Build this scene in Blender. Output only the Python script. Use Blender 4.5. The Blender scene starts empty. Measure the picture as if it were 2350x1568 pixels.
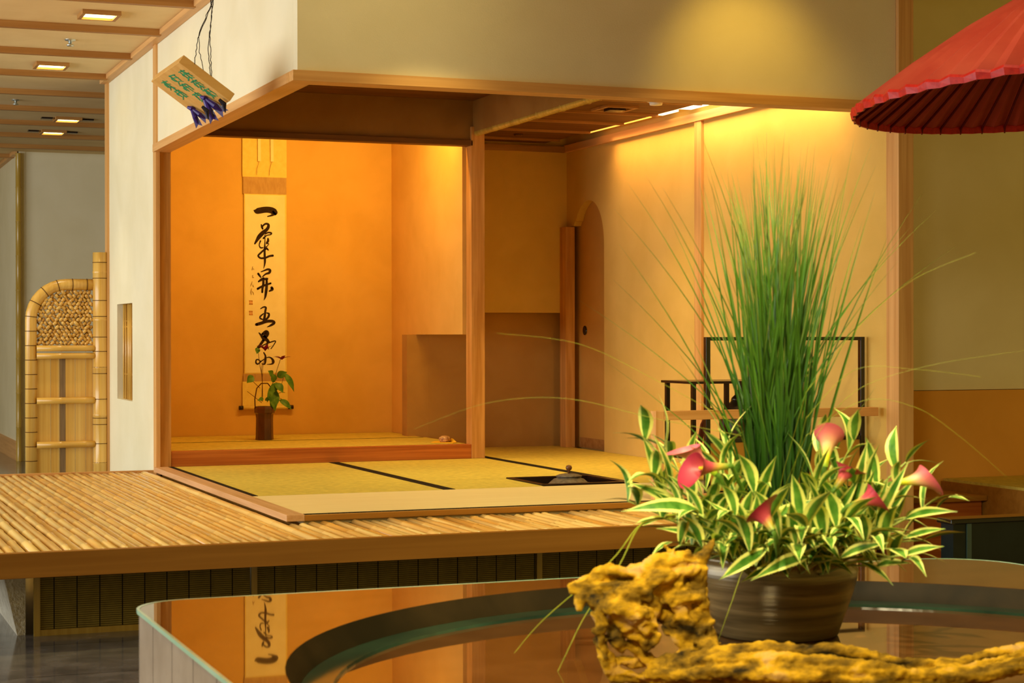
import bpy, bmesh, math, random
from mathutils import Vector, Matrix, noise
rnd = random.Random(7)
C = bpy.context.scene.collection
PI = math.pi
G = 1.10                      # eye height above the hall floor


def S(z):                     # height measured from eye level -> height above the floor
    return z + G


# ---------------------------------------------------------------- camera
FPX = 4166.0
yaw, pitch, roll = math.radians(21.59), math.radians(-0.198), math.radians(-0.08)
cy, sy = math.cos(yaw), math.sin(yaw)
FW = Vector((sy * math.cos(pitch), cy * math.cos(pitch), math.sin(pitch)))
r0 = Vector((cy, -sy, 0)); u0 = r0.cross(FW)
RT = math.cos(roll) * r0 + math.sin(roll) * u0
UP = -math.sin(roll) * r0 + math.cos(roll) * u0
cam_d = bpy.data.cameras.new('camera'); cam = bpy.data.objects.new('camera', cam_d); C.objects.link(cam)
M = Matrix((RT, UP, -FW)).transposed().to_4x4(); M.translation = Vector((0, 0, G)); cam.matrix_world = M
cam_d.sensor_width = 36; cam_d.lens = FPX / 2350 * 36
cam_d.dof.use_dof = True; cam_d.dof.focus_distance = 9.0; cam_d.dof.aperture_fstop = 9
cam_d.clip_start = 0.05
bpy.context.scene.camera = cam


def at(u, v, d):
    "point in the room seen at pixel u,v and d metres in front of the eye"
    return Vector((0, 0, G)) + (FW + RT * ((u - 1175) / FPX) - UP * ((v - 784) / FPX)) * d


# ---------------------------------------------------------------- materials
def lin(c):
    return tuple(((x / 255) / 12.92 if x <= 10 else ((x / 255 + .055) / 1.055) ** 2.4) for x in c) + (1,)


class NT:
    def __init__(s, name):
        s.m = bpy.data.materials.new(name); s.m.use_nodes = True; s.t = s.m.node_tree; s.t.nodes.clear()
        s.out = s.n('ShaderNodeOutputMaterial'); s.b = s.n('ShaderNodeBsdfPrincipled'); s.l(s.b.outputs[0], s.out.inputs[0])

    def n(s, k, **p):
        x = s.t.nodes.new(k)
        for a, b in p.items():
            if a.startswith('i_'):
                x.inputs[a[2:].replace('_', ' ')].default_value = b
            else:
                setattr(x, a, b)
        return x

    def l(s, a, b): s.t.links.new(a, b)


def mat(name, col, col2=None, rough=.6, spec=.3, scale=(6, 6, 6), detail=4, bump=0, bscale=None, metal=0, coat=0, dist=.4, lo=.35, hi=.65, trans=0, ior=1.45):
    N = NT(name); b = N.b
    b.inputs['Roughness'].default_value = rough; b.inputs['Specular IOR Level'].default_value = spec
    b.inputs['Metallic'].default_value = metal; b.inputs['Coat Weight'].default_value = coat
    b.inputs['Transmission Weight'].default_value = trans; b.inputs['IOR'].default_value = ior
    tc = N.n('ShaderNodeTexCoord')
    if col2 is None:
        b.inputs['Base Color'].default_value = lin(col)
    else:
        mp = N.n('ShaderNodeMapping'); mp.inputs['Scale'].default_value = scale; N.l(tc.outputs['Object'], mp.inputs[0])
        no = N.n('ShaderNodeTexNoise', i_Scale=1.0, i_Detail=detail, i_Distortion=dist); N.l(mp.outputs[0], no.inputs[0])
        cr = N.n('ShaderNodeValToRGB'); cr.color_ramp.elements[0].position = lo; cr.color_ramp.elements[1].position = hi
        cr.color_ramp.elements[0].color = lin(col); cr.color_ramp.elements[1].color = lin(col2)
        N.l(no.outputs[0], cr.inputs[0]); N.l(cr.outputs[0], b.inputs['Base Color'])
    if bump:
        mp = N.n('ShaderNodeMapping'); mp.inputs['Scale'].default_value = bscale or (200, 200, 200); N.l(tc.outputs['Object'], mp.inputs[0])
        no = N.n('ShaderNodeTexNoise', i_Scale=1.0, i_Detail=3.0); N.l(mp.outputs[0], no.inputs[0])
        bp = N.n('ShaderNodeBump', i_Strength=bump, i_Distance=.01); N.l(no.outputs[0], bp.inputs['Height']); N.l(bp.outputs[0], b.inputs['Normal'])
    return N.m


def emis(name, col, st):
    N = NT(name); N.b.inputs['Base Color'].default_value = lin(col)
    N.b.inputs['Emission Color'].default_value = lin(col); N.b.inputs['Emission Strength'].default_value = st
    return N.m


plaster = mat('cream_plaster', (236, 227, 194), (230, 220, 184), .9, .1, (3, 3, 3), bump=.08)
sand = mat('ochre_sand_plaster', (226, 178, 92), (218, 170, 84), .92, .08, (4, 4, 4), bump=.12, bscale=(260, 260, 260))
sandr = mat('tan_sand_plaster', (222, 184, 100), (214, 176, 92), .92, .08, (4, 4, 4), bump=.12, bscale=(260, 260, 260))
woodx = mat('cypress_grain_along_width', (222, 170, 104), (205, 150, 84), .45, .35, (1.2, 40, 40), bump=.03, bscale=(3, 120, 120))
woody = mat('cypress_grain_along_depth', (226, 176, 112), (208, 154, 92), .45, .35, (40, 1.2, 40), bump=.03, bscale=(120, 3, 120))
woodz = mat('cypress_grain_upright', (224, 174, 108), (204, 150, 86), .45, .35, (40, 40, 1.2), bump=.03, bscale=(120, 120, 3))
fasc = mat('fascia_wood', (172, 118, 44), (156, 104, 34), .45, .3, (1, 30, 30))
kama = mat('sill_wood', (196, 112, 44), (168, 86, 28), .35, .4, (1.5, 30, 60))
postm = mat('amber_post_wood', (214, 156, 84), (186, 126, 56), .45, .35, (30, 30, 2), bump=.04)
greyboard = mat('worn_pinkish_board', (205, 162, 118), (190, 146, 98), .6, .25, (40, 2, 40))
darkceil = mat('dark_cedar_ceiling', (122, 80, 36), (100, 62, 26), .6, .2, (2, 30, 20))
hallceil = mat('hall_ceiling_paper', (238, 212, 160), (230, 202, 148), .85, .1, (3, 3, 3))
batt = mat('ceiling_batten_wood', (184, 134, 72), (164, 112, 54), .5, .3, (1, 30, 30))
wainm = mat('brown_wainscot', (232, 170, 80), (224, 162, 72), .85, .1, (3, 3, 3))
doorm = mat('door_paper', (206, 156, 76), (196, 146, 68), .85, .1, (3, 3, 3))
black = mat('black_lacquer', (14, 11, 10), None, .18, .5, coat=.4)
blackm = mat('dark_brown_lacquer', (30, 14, 10), None, .25, .5)
goldp = mat('gold_panel_paper', (206, 160, 70), (196, 150, 60), .7, .2, (8, 8, 8))
cloth_b = mat('mat_edging_cloth', (48, 38, 22), (38, 30, 18), .85, .1, (60, 60, 60))
iron = mat('cast_iron', (122, 108, 88), (92, 80, 64), .5, .4, (60, 60, 60), bump=.4, bscale=(300, 300, 300), metal=.3)
soil = mat('grey_ash', (92, 84, 74), (60, 52, 44), .95, .05, (80, 80, 80), bump=.4)
white = mat('white_plastic', (238, 232, 220), None, .4, .4)
metal = mat('brushed_metal', (200, 205, 200), None, .3, .5, metal=.9)
paper = mat('scroll_paper', (246, 232, 182), (240, 224, 170), .85, .1, (12, 12, 12))
silk = mat('scroll_silk', (240, 214, 120), (234, 206, 108), .7, .2, (30, 30, 30))
silkb = mat('scroll_brocade', (196, 158, 104), (184, 144, 92), .7, .2, (60, 60, 20))
ink = mat('brush_ink', (62, 44, 22), (48, 34, 18), .8, .1, (40, 40, 40))
inkl = mat('faint_ink', (150, 112, 56), None, .8, .1)
seal = mat('orange_seal_ink', (232, 150, 60), None, .8, .1)
plast = mat('rough_white_plaster', (236, 228, 206), (212, 202, 178), .95, .05, (30, 30, 30), bump=.8, bscale=(90, 90, 90))
redp = mat('red_oiled_paper', (204, 84, 60), (190, 68, 50), .5, .3, (5, 5, 5))
redrim = mat('bright_red_rim', (222, 48, 34), (196, 34, 26), .4, .4, (60, 60, 60))
darkred = mat('dark_red_ribs', (110, 12, 12), None, .5, .3)
wire = mat('twisted_wire', (40, 26, 18), None, .5, .3)
purple = mat('purple_ribbon', (58, 34, 130), (44, 26, 108), .32, .5, (30, 30, 30))
signw = mat('sign_wood', (214, 168, 96), (204, 154, 80), .6, .2, (3, 30, 30))
teal = mat('green_sign_paint', (24, 140, 100), (70, 168, 104), .5, .3, (60, 60, 60))
bluesk = mat('dark_teal_panel', (22, 34, 32), (10, 16, 15), .3, .4, (6, 6, 6))
stem_g = mat('green_stem', (92, 128, 40), (70, 104, 28), .5, .3, (30, 30, 30))
stem_b = mat('brown_twig', (96, 52, 22), None, .6, .2)
leaf_g = mat('small_green_leaf', (70, 112, 30), (104, 140, 40), .45, .3, (40, 40, 40))
petal_p = mat('purple_petal', (150, 24, 96), (120, 14, 76), .5, .3, (40, 40, 40))
vasem = mat('brown_glazed_vase', (92, 50, 22), (66, 32, 14), .22, .5, (12, 12, 4), coat=.3)
shellm = mat('speckled_incense_box', (226, 180, 120), (160, 110, 60), .25, .5, (60, 60, 60))
yellowp = mat('yellow_folded_paper', (246, 190, 40), None, .7, .2)


def striped(name, c1, c2, axis, scale, thr_axis=None, thr=0, thr_col=(20, 14, 4), rough=.7, bump=.3, lo=.3, hi=.7):
    "fine slats across axis, with tying threads every thr metres along thr_axis"
    N = NT(name); N.b.inputs['Roughness'].default_value = rough; N.b.inputs['Specular IOR Level'].default_value = .2
    tc = N.n('ShaderNodeTexCoord')
    w = N.n('ShaderNodeTexWave', wave_type='BANDS', bands_direction=axis, i_Scale=scale, i_Distortion=.6, i_Detail=2.0); N.l(tc.outputs['Object'], w.inputs[0])
    cr = N.n('ShaderNodeValToRGB'); e = cr.color_ramp.elements; e[0].position = lo; e[1].position = hi; e[0].color = lin(c1); e[1].color = lin(c2)
    N.l(w.outputs[1], cr.inputs[0]); col = cr.outputs[0]
    no = N.n('ShaderNodeTexNoise', i_Scale=30.0, i_Detail=3.0); N.l(tc.outputs['Object'], no.inputs[0])
    mx = N.n('ShaderNodeMixRGB', blend_type='MULTIPLY'); mx.inputs[0].default_value = .5; N.l(col, mx.inputs[1]); N.l(no.outputs[0], mx.inputs[2]); col = mx.outputs[0]
    if thr_axis:
        sp = N.n('ShaderNodeSeparateXYZ'); N.l(tc.outputs['Object'], sp.inputs[0])
        d = N.n('ShaderNodeMath', operation='DIVIDE'); d.inputs[1].default_value = thr; N.l(sp.outputs[thr_axis], d.inputs[0])
        f = N.n('ShaderNodeMath', operation='FRACT'); N.l(d.outputs[0], f.inputs[0])
        g = N.n('ShaderNodeMath', operation='LESS_THAN'); g.inputs[1].default_value = .05; N.l(f.outputs[0], g.inputs[0])
        m2 = N.n('ShaderNodeMixRGB'); m2.inputs[2].default_value = lin(thr_col); N.l(g.outputs[0], m2.inputs[0]); N.l(col, m2.inputs[1]); col = m2.outputs[0]
    N.l(col, N.b.inputs['Base Color'])
    bp = N.n('ShaderNodeBump', i_Strength=bump, i_Distance=.003); N.l(w.outputs[1], bp.inputs['Height']); N.l(bp.outputs[0], N.b.inputs['Normal'])
    return N.m


reed = striped('reed_blind', (110, 94, 34), (176, 152, 72), 'Z', 40, 'X', .083)
tatx = striped('tatami_weave_along_width', (228, 200, 80), (240, 214, 100), 'Y', 60, bump=.1)
taty = striped('tatami_weave_along_depth', (226, 202, 84), (240, 216, 102), 'X', 60, bump=.1)
board = mat('pale_front_mat', (236, 216, 160), (230, 208, 148), .6, .2, (2, 60, 60))


def bamboo_mat(name, c1, c2, axis, ring, rough=.26, dark=(120, 78, 28)):
    N = NT(name); N.b.inputs['Roughness'].default_value = rough; N.b.inputs['Specular IOR Level'].default_value = .5; N.b.inputs['Coat Weight'].default_value = .15
    tc = N.n('ShaderNodeTexCoord'); at_ = N.n('ShaderNodeAttribute', attribute_name='tone')
    mp = N.n('ShaderNodeMapping'); sc = [45, 45, 45]; sc['XYZ'.index(axis)] = 1.0; mp.inputs['Scale'].default_value = sc; N.l(tc.outputs['Object'], mp.inputs[0])
    no = N.n('ShaderNodeTexNoise', i_Scale=1.0, i_Detail=3.0); N.l(mp.outputs[0], no.inputs[0])
    ad = N.n('ShaderNodeMath', operation='ADD'); N.l(no.outputs[0], ad.inputs[0]); N.l(at_.outputs['Fac'], ad.inputs[1])
    cr = N.n('ShaderNodeValToRGB'); e = cr.color_ramp.elements; e[0].position = .3; e[1].position = .9; e[0].color = lin(c1); e[1].color = lin(c2); N.l(ad.outputs[0], cr.inputs[0])
    N.l(cr.outputs[0], N.b.inputs['Base Color'])
    return N.m


bamd = bamboo_mat('split_bamboo', (222, 168, 80), (252, 226, 150), 'Y', .3)
bamf = bamboo_mat('yellow_bamboo', (208, 156, 66), (236, 196, 104), 'Z', .3)
bamfx = bamboo_mat('yellow_bamboo_rail', (204, 148, 56), (228, 184, 88), 'X', .3)
bamo = bamboo_mat('olive_bamboo', (176, 140, 52), (206, 172, 78), 'Z', .3)
nodem = mat('bamboo_node_line', (92, 56, 18), None, .6, .2)


def floor_mat(name, c1, c2, tile, rough, jc, spec=.5):
    N = NT(name); N.b.inputs['Roughness'].default_value = rough; N.b.inputs['Specular IOR Level'].default_value = spec
    tc = N.n('ShaderNodeTexCoord'); no = N.n('ShaderNodeTexNoise', i_Scale=9.0, i_Detail=8.0); N.l(tc.outputs['Object'], no.inputs[0])
    cr = N.n('ShaderNodeValToRGB'); e = cr.color_ramp.elements; e[0].position = .35; e[1].position = .7; e[0].color = lin(c1); e[1].color = lin(c2); N.l(no.outputs[0], cr.inputs[0])
    br = N.n('ShaderNodeTexBrick', offset=0.0); br.inputs['Scale'].default_value = 1; br.inputs['Brick Width'].default_value = tile; br.inputs['Row Height'].default_value = tile
    br.inputs['Mortar Size'].default_value = .003; br.inputs['Mortar'].default_value = lin(jc); N.l(tc.outputs['Object'], br.inputs[0])
    N.l(cr.outputs[0], br.inputs['Color1']); N.l(cr.outputs[0], br.inputs['Color2']); N.l(br.outputs[0], N.b.inputs['Base Color'])
    return N.m


marble = floor_mat('dark_polished_stone', (102, 99, 96), (142, 137, 132), .6, .12, (40, 38, 36))
tabst = floor_mat('brown_table_stone', (92, 56, 24), (108, 68, 32), 5, .02, (60, 36, 20), .9)
tabside = floor_mat('table_side_reflection', (204, 184, 160), (186, 166, 142), .22, .06, (110, 96, 78), .6)  # tint and joints paint the hall floor's reflection into the panel colour
darkst = mat('dark_basin_stone', (54, 42, 22), (34, 28, 14), .5, .12, (5, 5, 5), detail=6)
glassg = mat('green_glass_edge', (196, 232, 200), (168, 214, 178), .15, .5, (3, 3, 3))
glassd = mat('dark_teal_glass', (52, 76, 56), (30, 48, 36), .12, .5, (4, 4, 4))
bowlm = mat('bronze_glazed_bowl', (160, 140, 94), (96, 82, 50), .28, .6, (3, 3, 40), metal=.25, bump=.15, bscale=(2, 2, 90))


def leaf_mat(name, cen, cen2, edge, th):
    N = NT(name); N.b.inputs['Roughness'].default_value = .42; N.b.inputs['Specular IOR Level'].default_value = .4
    uv = N.n('ShaderNodeUVMap', uv_map='UVMap'); sp = N.n('ShaderNodeSeparateXYZ'); N.l(uv.outputs[0], sp.inputs[0])
    a = N.n('ShaderNodeMath', operation='SUBTRACT'); a.inputs[1].default_value = .5; N.l(sp.outputs[0], a.inputs[0])
    b = N.n('ShaderNodeMath', operation='ABSOLUTE'); N.l(a.outputs[0], b.inputs[0])
    tc = N.n('ShaderNodeTexCoord'); no = N.n('ShaderNodeTexNoise', i_Scale=35.0, i_Detail=3.0); N.l(tc.outputs['Object'], no.inputs[0])
    m = N.n('ShaderNodeMath', operation='MULTIPLY_ADD'); m.inputs[1].default_value = .16; N.l(no.outputs[0], m.inputs[0]); N.l(b.outputs[0], m.inputs[2])
    cr = N.n('ShaderNodeValToRGB'); e = cr.color_ramp.elements; e[0].position = th; e[1].position = th + .03; e[0].color = (0, 0, 0, 1); e[1].color = (1, 1, 1, 1); N.l(m.outputs[0], cr.inputs[0])
    c2 = N.n('ShaderNodeValToRGB'); e = c2.color_ramp.elements; e[0].position = .35; e[1].position = .65; e[0].color = lin(cen); e[1].color = lin(cen2); N.l(no.outputs[0], c2.inputs[0])
    mx = N.n('ShaderNodeMixRGB'); N.l(cr.outputs[0], mx.inputs[0]); N.l(c2.outputs[0], mx.inputs[1]); mx.inputs[2].default_value = lin(edge)
    N.l(mx.outputs[0], N.b.inputs['Base Color'])
    N.b.inputs['Subsurface Weight'].default_value = 0
    return N.m


varieg = leaf_mat('variegated_leaf', (60, 112, 28), (104, 152, 54), (228, 228, 124), .33)


def grad_mat(name, stops, rough=.45):
    N = NT(name); N.b.inputs['Roughness'].default_value = rough
    uv = N.n('ShaderNodeUVMap', uv_map='UVMap'); sp = N.n('ShaderNodeSeparateXYZ'); N.l(uv.outputs[0], sp.inputs[0])
    cr = N.n('ShaderNodeValToRGB'); e = cr.color_ramp.elements
    while len(e) < len(stops): e.new(.5)
    for k, (p, c) in enumerate(stops): e[k].position = p; e[k].color = lin(c)
    N.l(sp.outputs[1], cr.inputs[0]); N.l(cr.outputs[0], N.b.inputs['Base Color'])
    return N.m


calla_pale = grad_mat('calla_pale_pink', [(0, (120, 160, 30)), (.25, (226, 220, 40)), (.55, (244, 190, 140)), (.8, (226, 120, 120)), (1, (214, 90, 110))])
calla_red = grad_mat('calla_deep_pink', [(0, (110, 140, 30)), (.3, (190, 160, 60)), (.55, (190, 76, 84)), (1, (158, 28, 58))])
grassm = grad_mat('grass_blade', [(0, (12, 40, 4)), (.35, (28, 66, 8)), (.75, (74, 116, 30)), (1, (160, 164, 80))], .4)


def drift_mat():
    N = NT('mossy_driftwood'); N.b.inputs['Roughness'].default_value = .85; N.b.inputs['Specular IOR Level'].default_value = .15
    tc = N.n('ShaderNodeTexCoord'); mp = N.n('ShaderNodeMapping'); mp.inputs['Scale'].default_value = (9, 20, 26); N.l(tc.outputs['Object'], mp.inputs[0]); no = N.n('ShaderNodeTexNoise', i_Scale=1.0, i_Detail=5.0, i_Roughness=.55); N.l(mp.outputs[0], no.inputs[0])
    cr = N.n('ShaderNodeValToRGB'); e = cr.color_ramp.elements; e.new(.5); e.new(.5)
    for k, (p, c) in enumerate([(.33, (40, 30, 8)), (.46, (128, 96, 18)), (.57, (196, 150, 24)), (.69, (198, 156, 92))]): e[k].position = p; e[k].color = lin(c)
    N.l(no.outputs[0], cr.inputs[0]); N.l(cr.outputs[0], N.b.inputs['Base Color'])
    n2 = N.n('ShaderNodeTexNoise', i_Scale=70.0, i_Detail=6.0); N.l(tc.outputs['Object'], n2.inputs[0])
    bp = N.n('ShaderNodeBump', i_Strength=.55, i_Distance=.005); N.l(n2.outputs[0], bp.inputs['Height']); N.l(bp.outputs[0], N.b.inputs['Normal'])
    return N.m


drift = drift_mat()


# ---------------------------------------------------------------- mesh helpers
class B:
    def __init__(s):
        s.bm = bmesh.new(); s.uv = None; s.tone = s.bm.faces.layers.float.new('tone'); s.t = 0; s.mi = 0

    def box(s, x0, x1, y0, y1, z0, z1):
        v = [s.bm.verts.new((x, y, z)) for x in (x0, x1) for y in (y0, y1) for z in (z0, z1)]
        for q in ((0, 1, 3, 2), (4, 6, 7, 5), (0, 4, 5, 1), (2, 3, 7, 6), (0, 2, 6, 4), (1, 5, 7, 3)): s.f([v[i] for i in q])
        return s

    def f(s, vs, uvs=None):
        try: fc = s.bm.faces.new(vs)
        except ValueError: return None
        fc[s.tone] = s.t; fc.material_index = s.mi
        if uvs:
            if s.uv is None: s.uv = s.bm.loops.layers.uv.new('UVMap')
            for lp, q in zip(fc.loops, uvs): lp[s.uv].uv = q
        return fc

    def tube(s, pts, rad, n=10, cap=True, uv=False):
        pts = [Vector(p) for p in pts]; m = len(pts)
        if not hasattr(rad, '__len__'): rad = [rad] * m
        rings = []; side = None
        for i, p in enumerate(pts):
            d = (pts[min(i + 1, m - 1)] - pts[max(i - 1, 0)]).normalized()
            if side is None: side = d.cross(Vector((0.13, .21, 1)) if abs(d.z) < .9 else Vector((0, 1, 0))).normalized()
            side = (side - d * side.dot(d)).normalized(); o = d.cross(side)
            rings.append([s.bm.verts.new(p + (side * math.cos(a) + o * math.sin(a)) * rad[i]) for a in (2 * PI * k / n for k in range(n))])
        for i in range(m - 1):
            for k in range(n):
                q = [rings[i][k], rings[i][(k + 1) % n], rings[i + 1][(k + 1) % n], rings[i + 1][k]]
                s.f(q, [(0, i / (m - 1)), (1, i / (m - 1)), (1, (i + 1) / (m - 1)), (0, (i + 1) / (m - 1))] if uv else None)
        if cap: s.f(rings[0][::-1], [(.5, 0)] * n if uv else None); s.f(rings[-1], [(.5, 1)] * n if uv else None)
        return s

    def lathe(s, prof, c=(0, 0, 0), n=48, rot=None):
        c = Vector(c); rings = []
        for r, z in prof:
            if r < 1e-5: rings.append([s.bm.verts.new(c + (rot @ Vector((0, 0, z)) if rot else Vector((0, 0, z))))])
            else: rings.append([s.bm.verts.new(c + ((rot @ v) if rot else v)) for v in (Vector((r * math.cos(2 * PI * k / n), r * math.sin(2 * PI * k / n), z)) for k in range(n))])
        for a, b in zip(rings, rings[1:]):
            for k in range(n):
                k2 = (k + 1) % n
                if len(a) == 1 and len(b) == 1: break
                if len(a) == 1: s.f([a[0], b[k2], b[k]])
                elif len(b) == 1: s.f([a[k], a[k2], b[0]])
                else: s.f([a[k], a[k2], b[k2], b[k]])
        return s

    def prism(s, poly, fn0, fn1):
        "poly: list of 2D points; fn0/fn1 map them to the two end faces"
        a = [s.bm.verts.new(fn0(*p)) for p in poly]; b = [s.bm.verts.new(fn1(*p)) for p in poly]; n = len(poly)
        s.f(a[::-1]); s.f(b)
        for i in range(n): s.f([a[i], a[(i + 1) % n], b[(i + 1) % n], b[i]])
        return s

    def build(s, name, m, parent=None, smooth=False, bevel=0):
        bmesh.ops.recalc_face_normals(s.bm, faces=s.bm.faces[:])
        me = bpy.data.meshes.new(name); s.bm.to_mesh(me); s.bm.free()
        for x in (m if isinstance(m, (list, tuple)) else [m]): me.materials.append(x)
        if smooth:
            for p in me.polygons: p.use_smooth = True
        o = bpy.data.objects.new(name, me); C.objects.link(o)
        if parent is not None:
            o.parent = parent
            if parent.type == 'EMPTY': me.transform(Matrix.Translation(-parent.location))
            elif parent.parent is not None: me.transform(Matrix.Translation(-parent.parent.location))
        if bevel:
            bv = o.modifiers.new('bevel', 'BEVEL'); bv.width = bevel; bv.segments = 2; bv.limit_method = 'ANGLE'
        return o


def tag(o, label, cat=None, group=None, kind=None):
    o['label'] = label
    if cat: o['category'] = cat
    if group: o['group'] = group
    if kind: o['kind'] = kind
    return o


def thing(name, loc, label, cat, group=None):
    o = bpy.data.objects.new(name, None); o.location = loc; o.empty_display_size = .05; C.objects.link(o)
    return tag(o, label, cat, group)


def st(name, b, m, label, **k):
    return tag(b.build(name, m, **k), label, None, None, 'structure')


def bx(*a): return B().box(*a)


tn = [0]


def trim(b, m, label, **k):
    tn[0] += 1
    return st('trim_%d' % tn[0], b, m, label, **k)


# ---------------------------------------------------------------- hall shell
ZC = S(1.62)
st('floor', bx(-7, 9, -3, 20, -.06, 0), marble, 'dark polished stone floor of the hall')
st('ceiling', B().box(-7, 4.75, -3, 20, ZC, ZC + .08).box(4.75, 9, -3, 20, ZC + .5, ZC + .58).box(4.70, 4.75, -3, 20, ZC + .0805, ZC + .5), hallceil, 'pale papered ceiling of the hall crossed by thin battens')
for k in range(-1, 10):
    y = 8.74 + .882 * k
    trim(bx(-5, 1.81 if y < 11.7 else 4.0, y - .022, y + .022, ZC - .035, ZC), batt, 'brown batten crossing the hall ceiling')
# teahouse shell: outer walls
st('wall_left', B().box(1.85, 1.92, 7.039, 9.95, S(1.0455), ZC).box(1.85, 1.92, 9.95, 10.735, .0, ZC).box(1.85, 1.92, 11.27, 11.6, .0, ZC)
   .box(1.85, 1.92, 10.735, 11.27, .0, S(-.386)).box(1.85, 1.92, 10.735, 11.27, S(.193), ZC), plaster, 'cream plaster outer wall of the tea room, facing the hall')
st('wall_front', bx(1.8502, 4.619, 6.971, 7.04, S(1.0455), ZC), plaster, 'plaster wall above the open front of the tea room')
trim(B().box(1.825, 1.92, 7.0505, 9.944, S(1.003), S(1.045)), woody, 'pale beam along the open left side of the tea room', bevel=.002)
trim(B().box(1.825, 4.62, 6.945, 7.05, S(1.003), S(1.045)), woodx, 'wooden beam along the top of the open front', bevel=.002)
trim(bx(1.80, 1.85, 6.9, 11.62, ZC - .03, ZC), woody, 'pale strip where the cream wall meets the hall ceiling', bevel=.003)
trim(bx(1.838, 1.86, 9.92, 10.0, 0, ZC - .03), woodz, 'thin upright strip on the cream wall above the corner post')
trim(bx(1.835, 1.93, 11.56, 11.64, 0, ZC - .03), woodz, 'thin upright strip at the far end of the cream wall')
trim(bx(1.85, 1.925, 9.945, 10.02, S(-.745), S(1.012)), postm, 'slim square corner post beside the sill of the alcove', bevel=.002)
trim(B().box(3.682, 3.765, 9.945, 10.04, S(-.72), S(1.22)), postm, 'square post between the alcove and the side bay', bevel=.002)
trim(B().box(4.62, 4.70, 6.95, 7.05, 0, ZC), woodz, 'tall square post at the right end of the open front', bevel=.002)
# alcove (tokonoma)
st('wall_alcove_back', bx(1.92, 3.76, 11.40, 11.47, S(-.72), S(1.6)), sand, 'ochre back wall of the alcove behind the hanging scroll')
st('wall_alcove_side', B().box(3.66, 3.74, 10.04, 11.0, S(.005), S(1.6)).box(3.66, 3.74, 11.0, 11.40, S(-.72), S(1.6)), sand, 'ochre side wall of the alcove with an open lower corner')
st('wall_alcove_left', bx(1.92, 1.93, 10.02, 11.40, S(-.72), S(1.6)), sand, 'left inner wall of the alcove')
shadep = mat('shaded_sand_plaster', (156, 112, 52), (146, 102, 44), .92, .08, (4, 4, 4), bump=.12, bscale=(260, 260, 260))  # darker copy of the sand plaster, shade under the ceiling put into the colour
st('wall_alcove_hanging', bx(1.92, 3.70, 9.965, 10.01, S(1.135), S(1.40)), shadep, 'short wall hanging above the alcove opening')
trim(bx(1.92, 3.69, 9.945, 10.03, S(1.108), S(1.138)), darkceil, 'dark lintel board over the alcove opening')
st('ceiling_alcove', bx(1.92, 3.76, 10.01, 11.40, S(1.6), S(1.63)), darkceil, 'dark ceiling inside the alcove')
trim(bx(1.925, 3.683, 9.95, 10.02, S(-.722), S(-.637)), kama, 'reddish wooden sill raised along the front of the alcove', bevel=.003)
st('floor_alcove', bx(1.925, 3.70, 10.02, 11.40, S(-.72), S(-.66)), kama, 'boarded base under the alcove mats')
# side bay
st('wall_bay_back', B().box(3.745, 4.72, 10.90, 10.97, S(-.76), S(1.4)).box(3.60, 3.7445, 10.90, 10.999, S(-.76), S(.0045)), mat('recess_shade_plaster', (184, 138, 70), (174, 128, 62), .92, .08, (4, 4, 4), bump=.1), 'recessed lower back wall of the side bay')  # darker plaster colour carries the shade inside the recess
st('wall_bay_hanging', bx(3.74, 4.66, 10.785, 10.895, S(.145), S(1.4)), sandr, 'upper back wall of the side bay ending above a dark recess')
arch = [(7.05, S(-.76)), (10.205, S(-.76)), (10.205, S(.55))]
for k in range(1, 20):
    a = PI * k / 20
    arch.append((10.443 - .238 * math.cos(a), S(.55) + .30 * math.sin(a) ** .9 if k < 16 else S(.55) + .30 * math.sin(PI * 16 / 20) ** .9 * (1 - (k - 15.0) * .03)))
arch = [p for p in arch if p[0] < 10.665] + [(10.672, S(.70)), (10.79, S(.70)), (10.79, S(1.4)), (7.05, S(1.4))]
st('wall_right', B().prism(arch, lambda y, z: Vector((4.65, y, z)), lambda y, z: Vector((4.70, y, z))), sandr, 'tan plaster right wall of the tea room with an arched doorway')
st('wall_right_base', bx(4.72, 4.78, 9.9, 10.97, 0, S(1.4)), sandr, 'backing behind the right wall of the tea room')
trim(bx(4.60, 4.665, 10.69, 10.785, S(-.72), S(.695)), postm, 'short amber post at the back corner beside the arched door', bevel=.002)
trim(bx(4.632, 4.66, 8.885, 8.965, S(-.72), S(1.18)), woodz, 'slim upright trim halfway along the right wall', bevel=.002)
trim(B().box(4.625, 4.655, 7.05, 10.785, S(1.178), S(1.225)), woody, 'picture rail along the top of the right wall', bevel=.002)
trim(bx(3.76, 4.63, 10.76, 10.79, S(1.178), S(1.215)), batt, 'dark rail along the top of the bay back wall')
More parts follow.
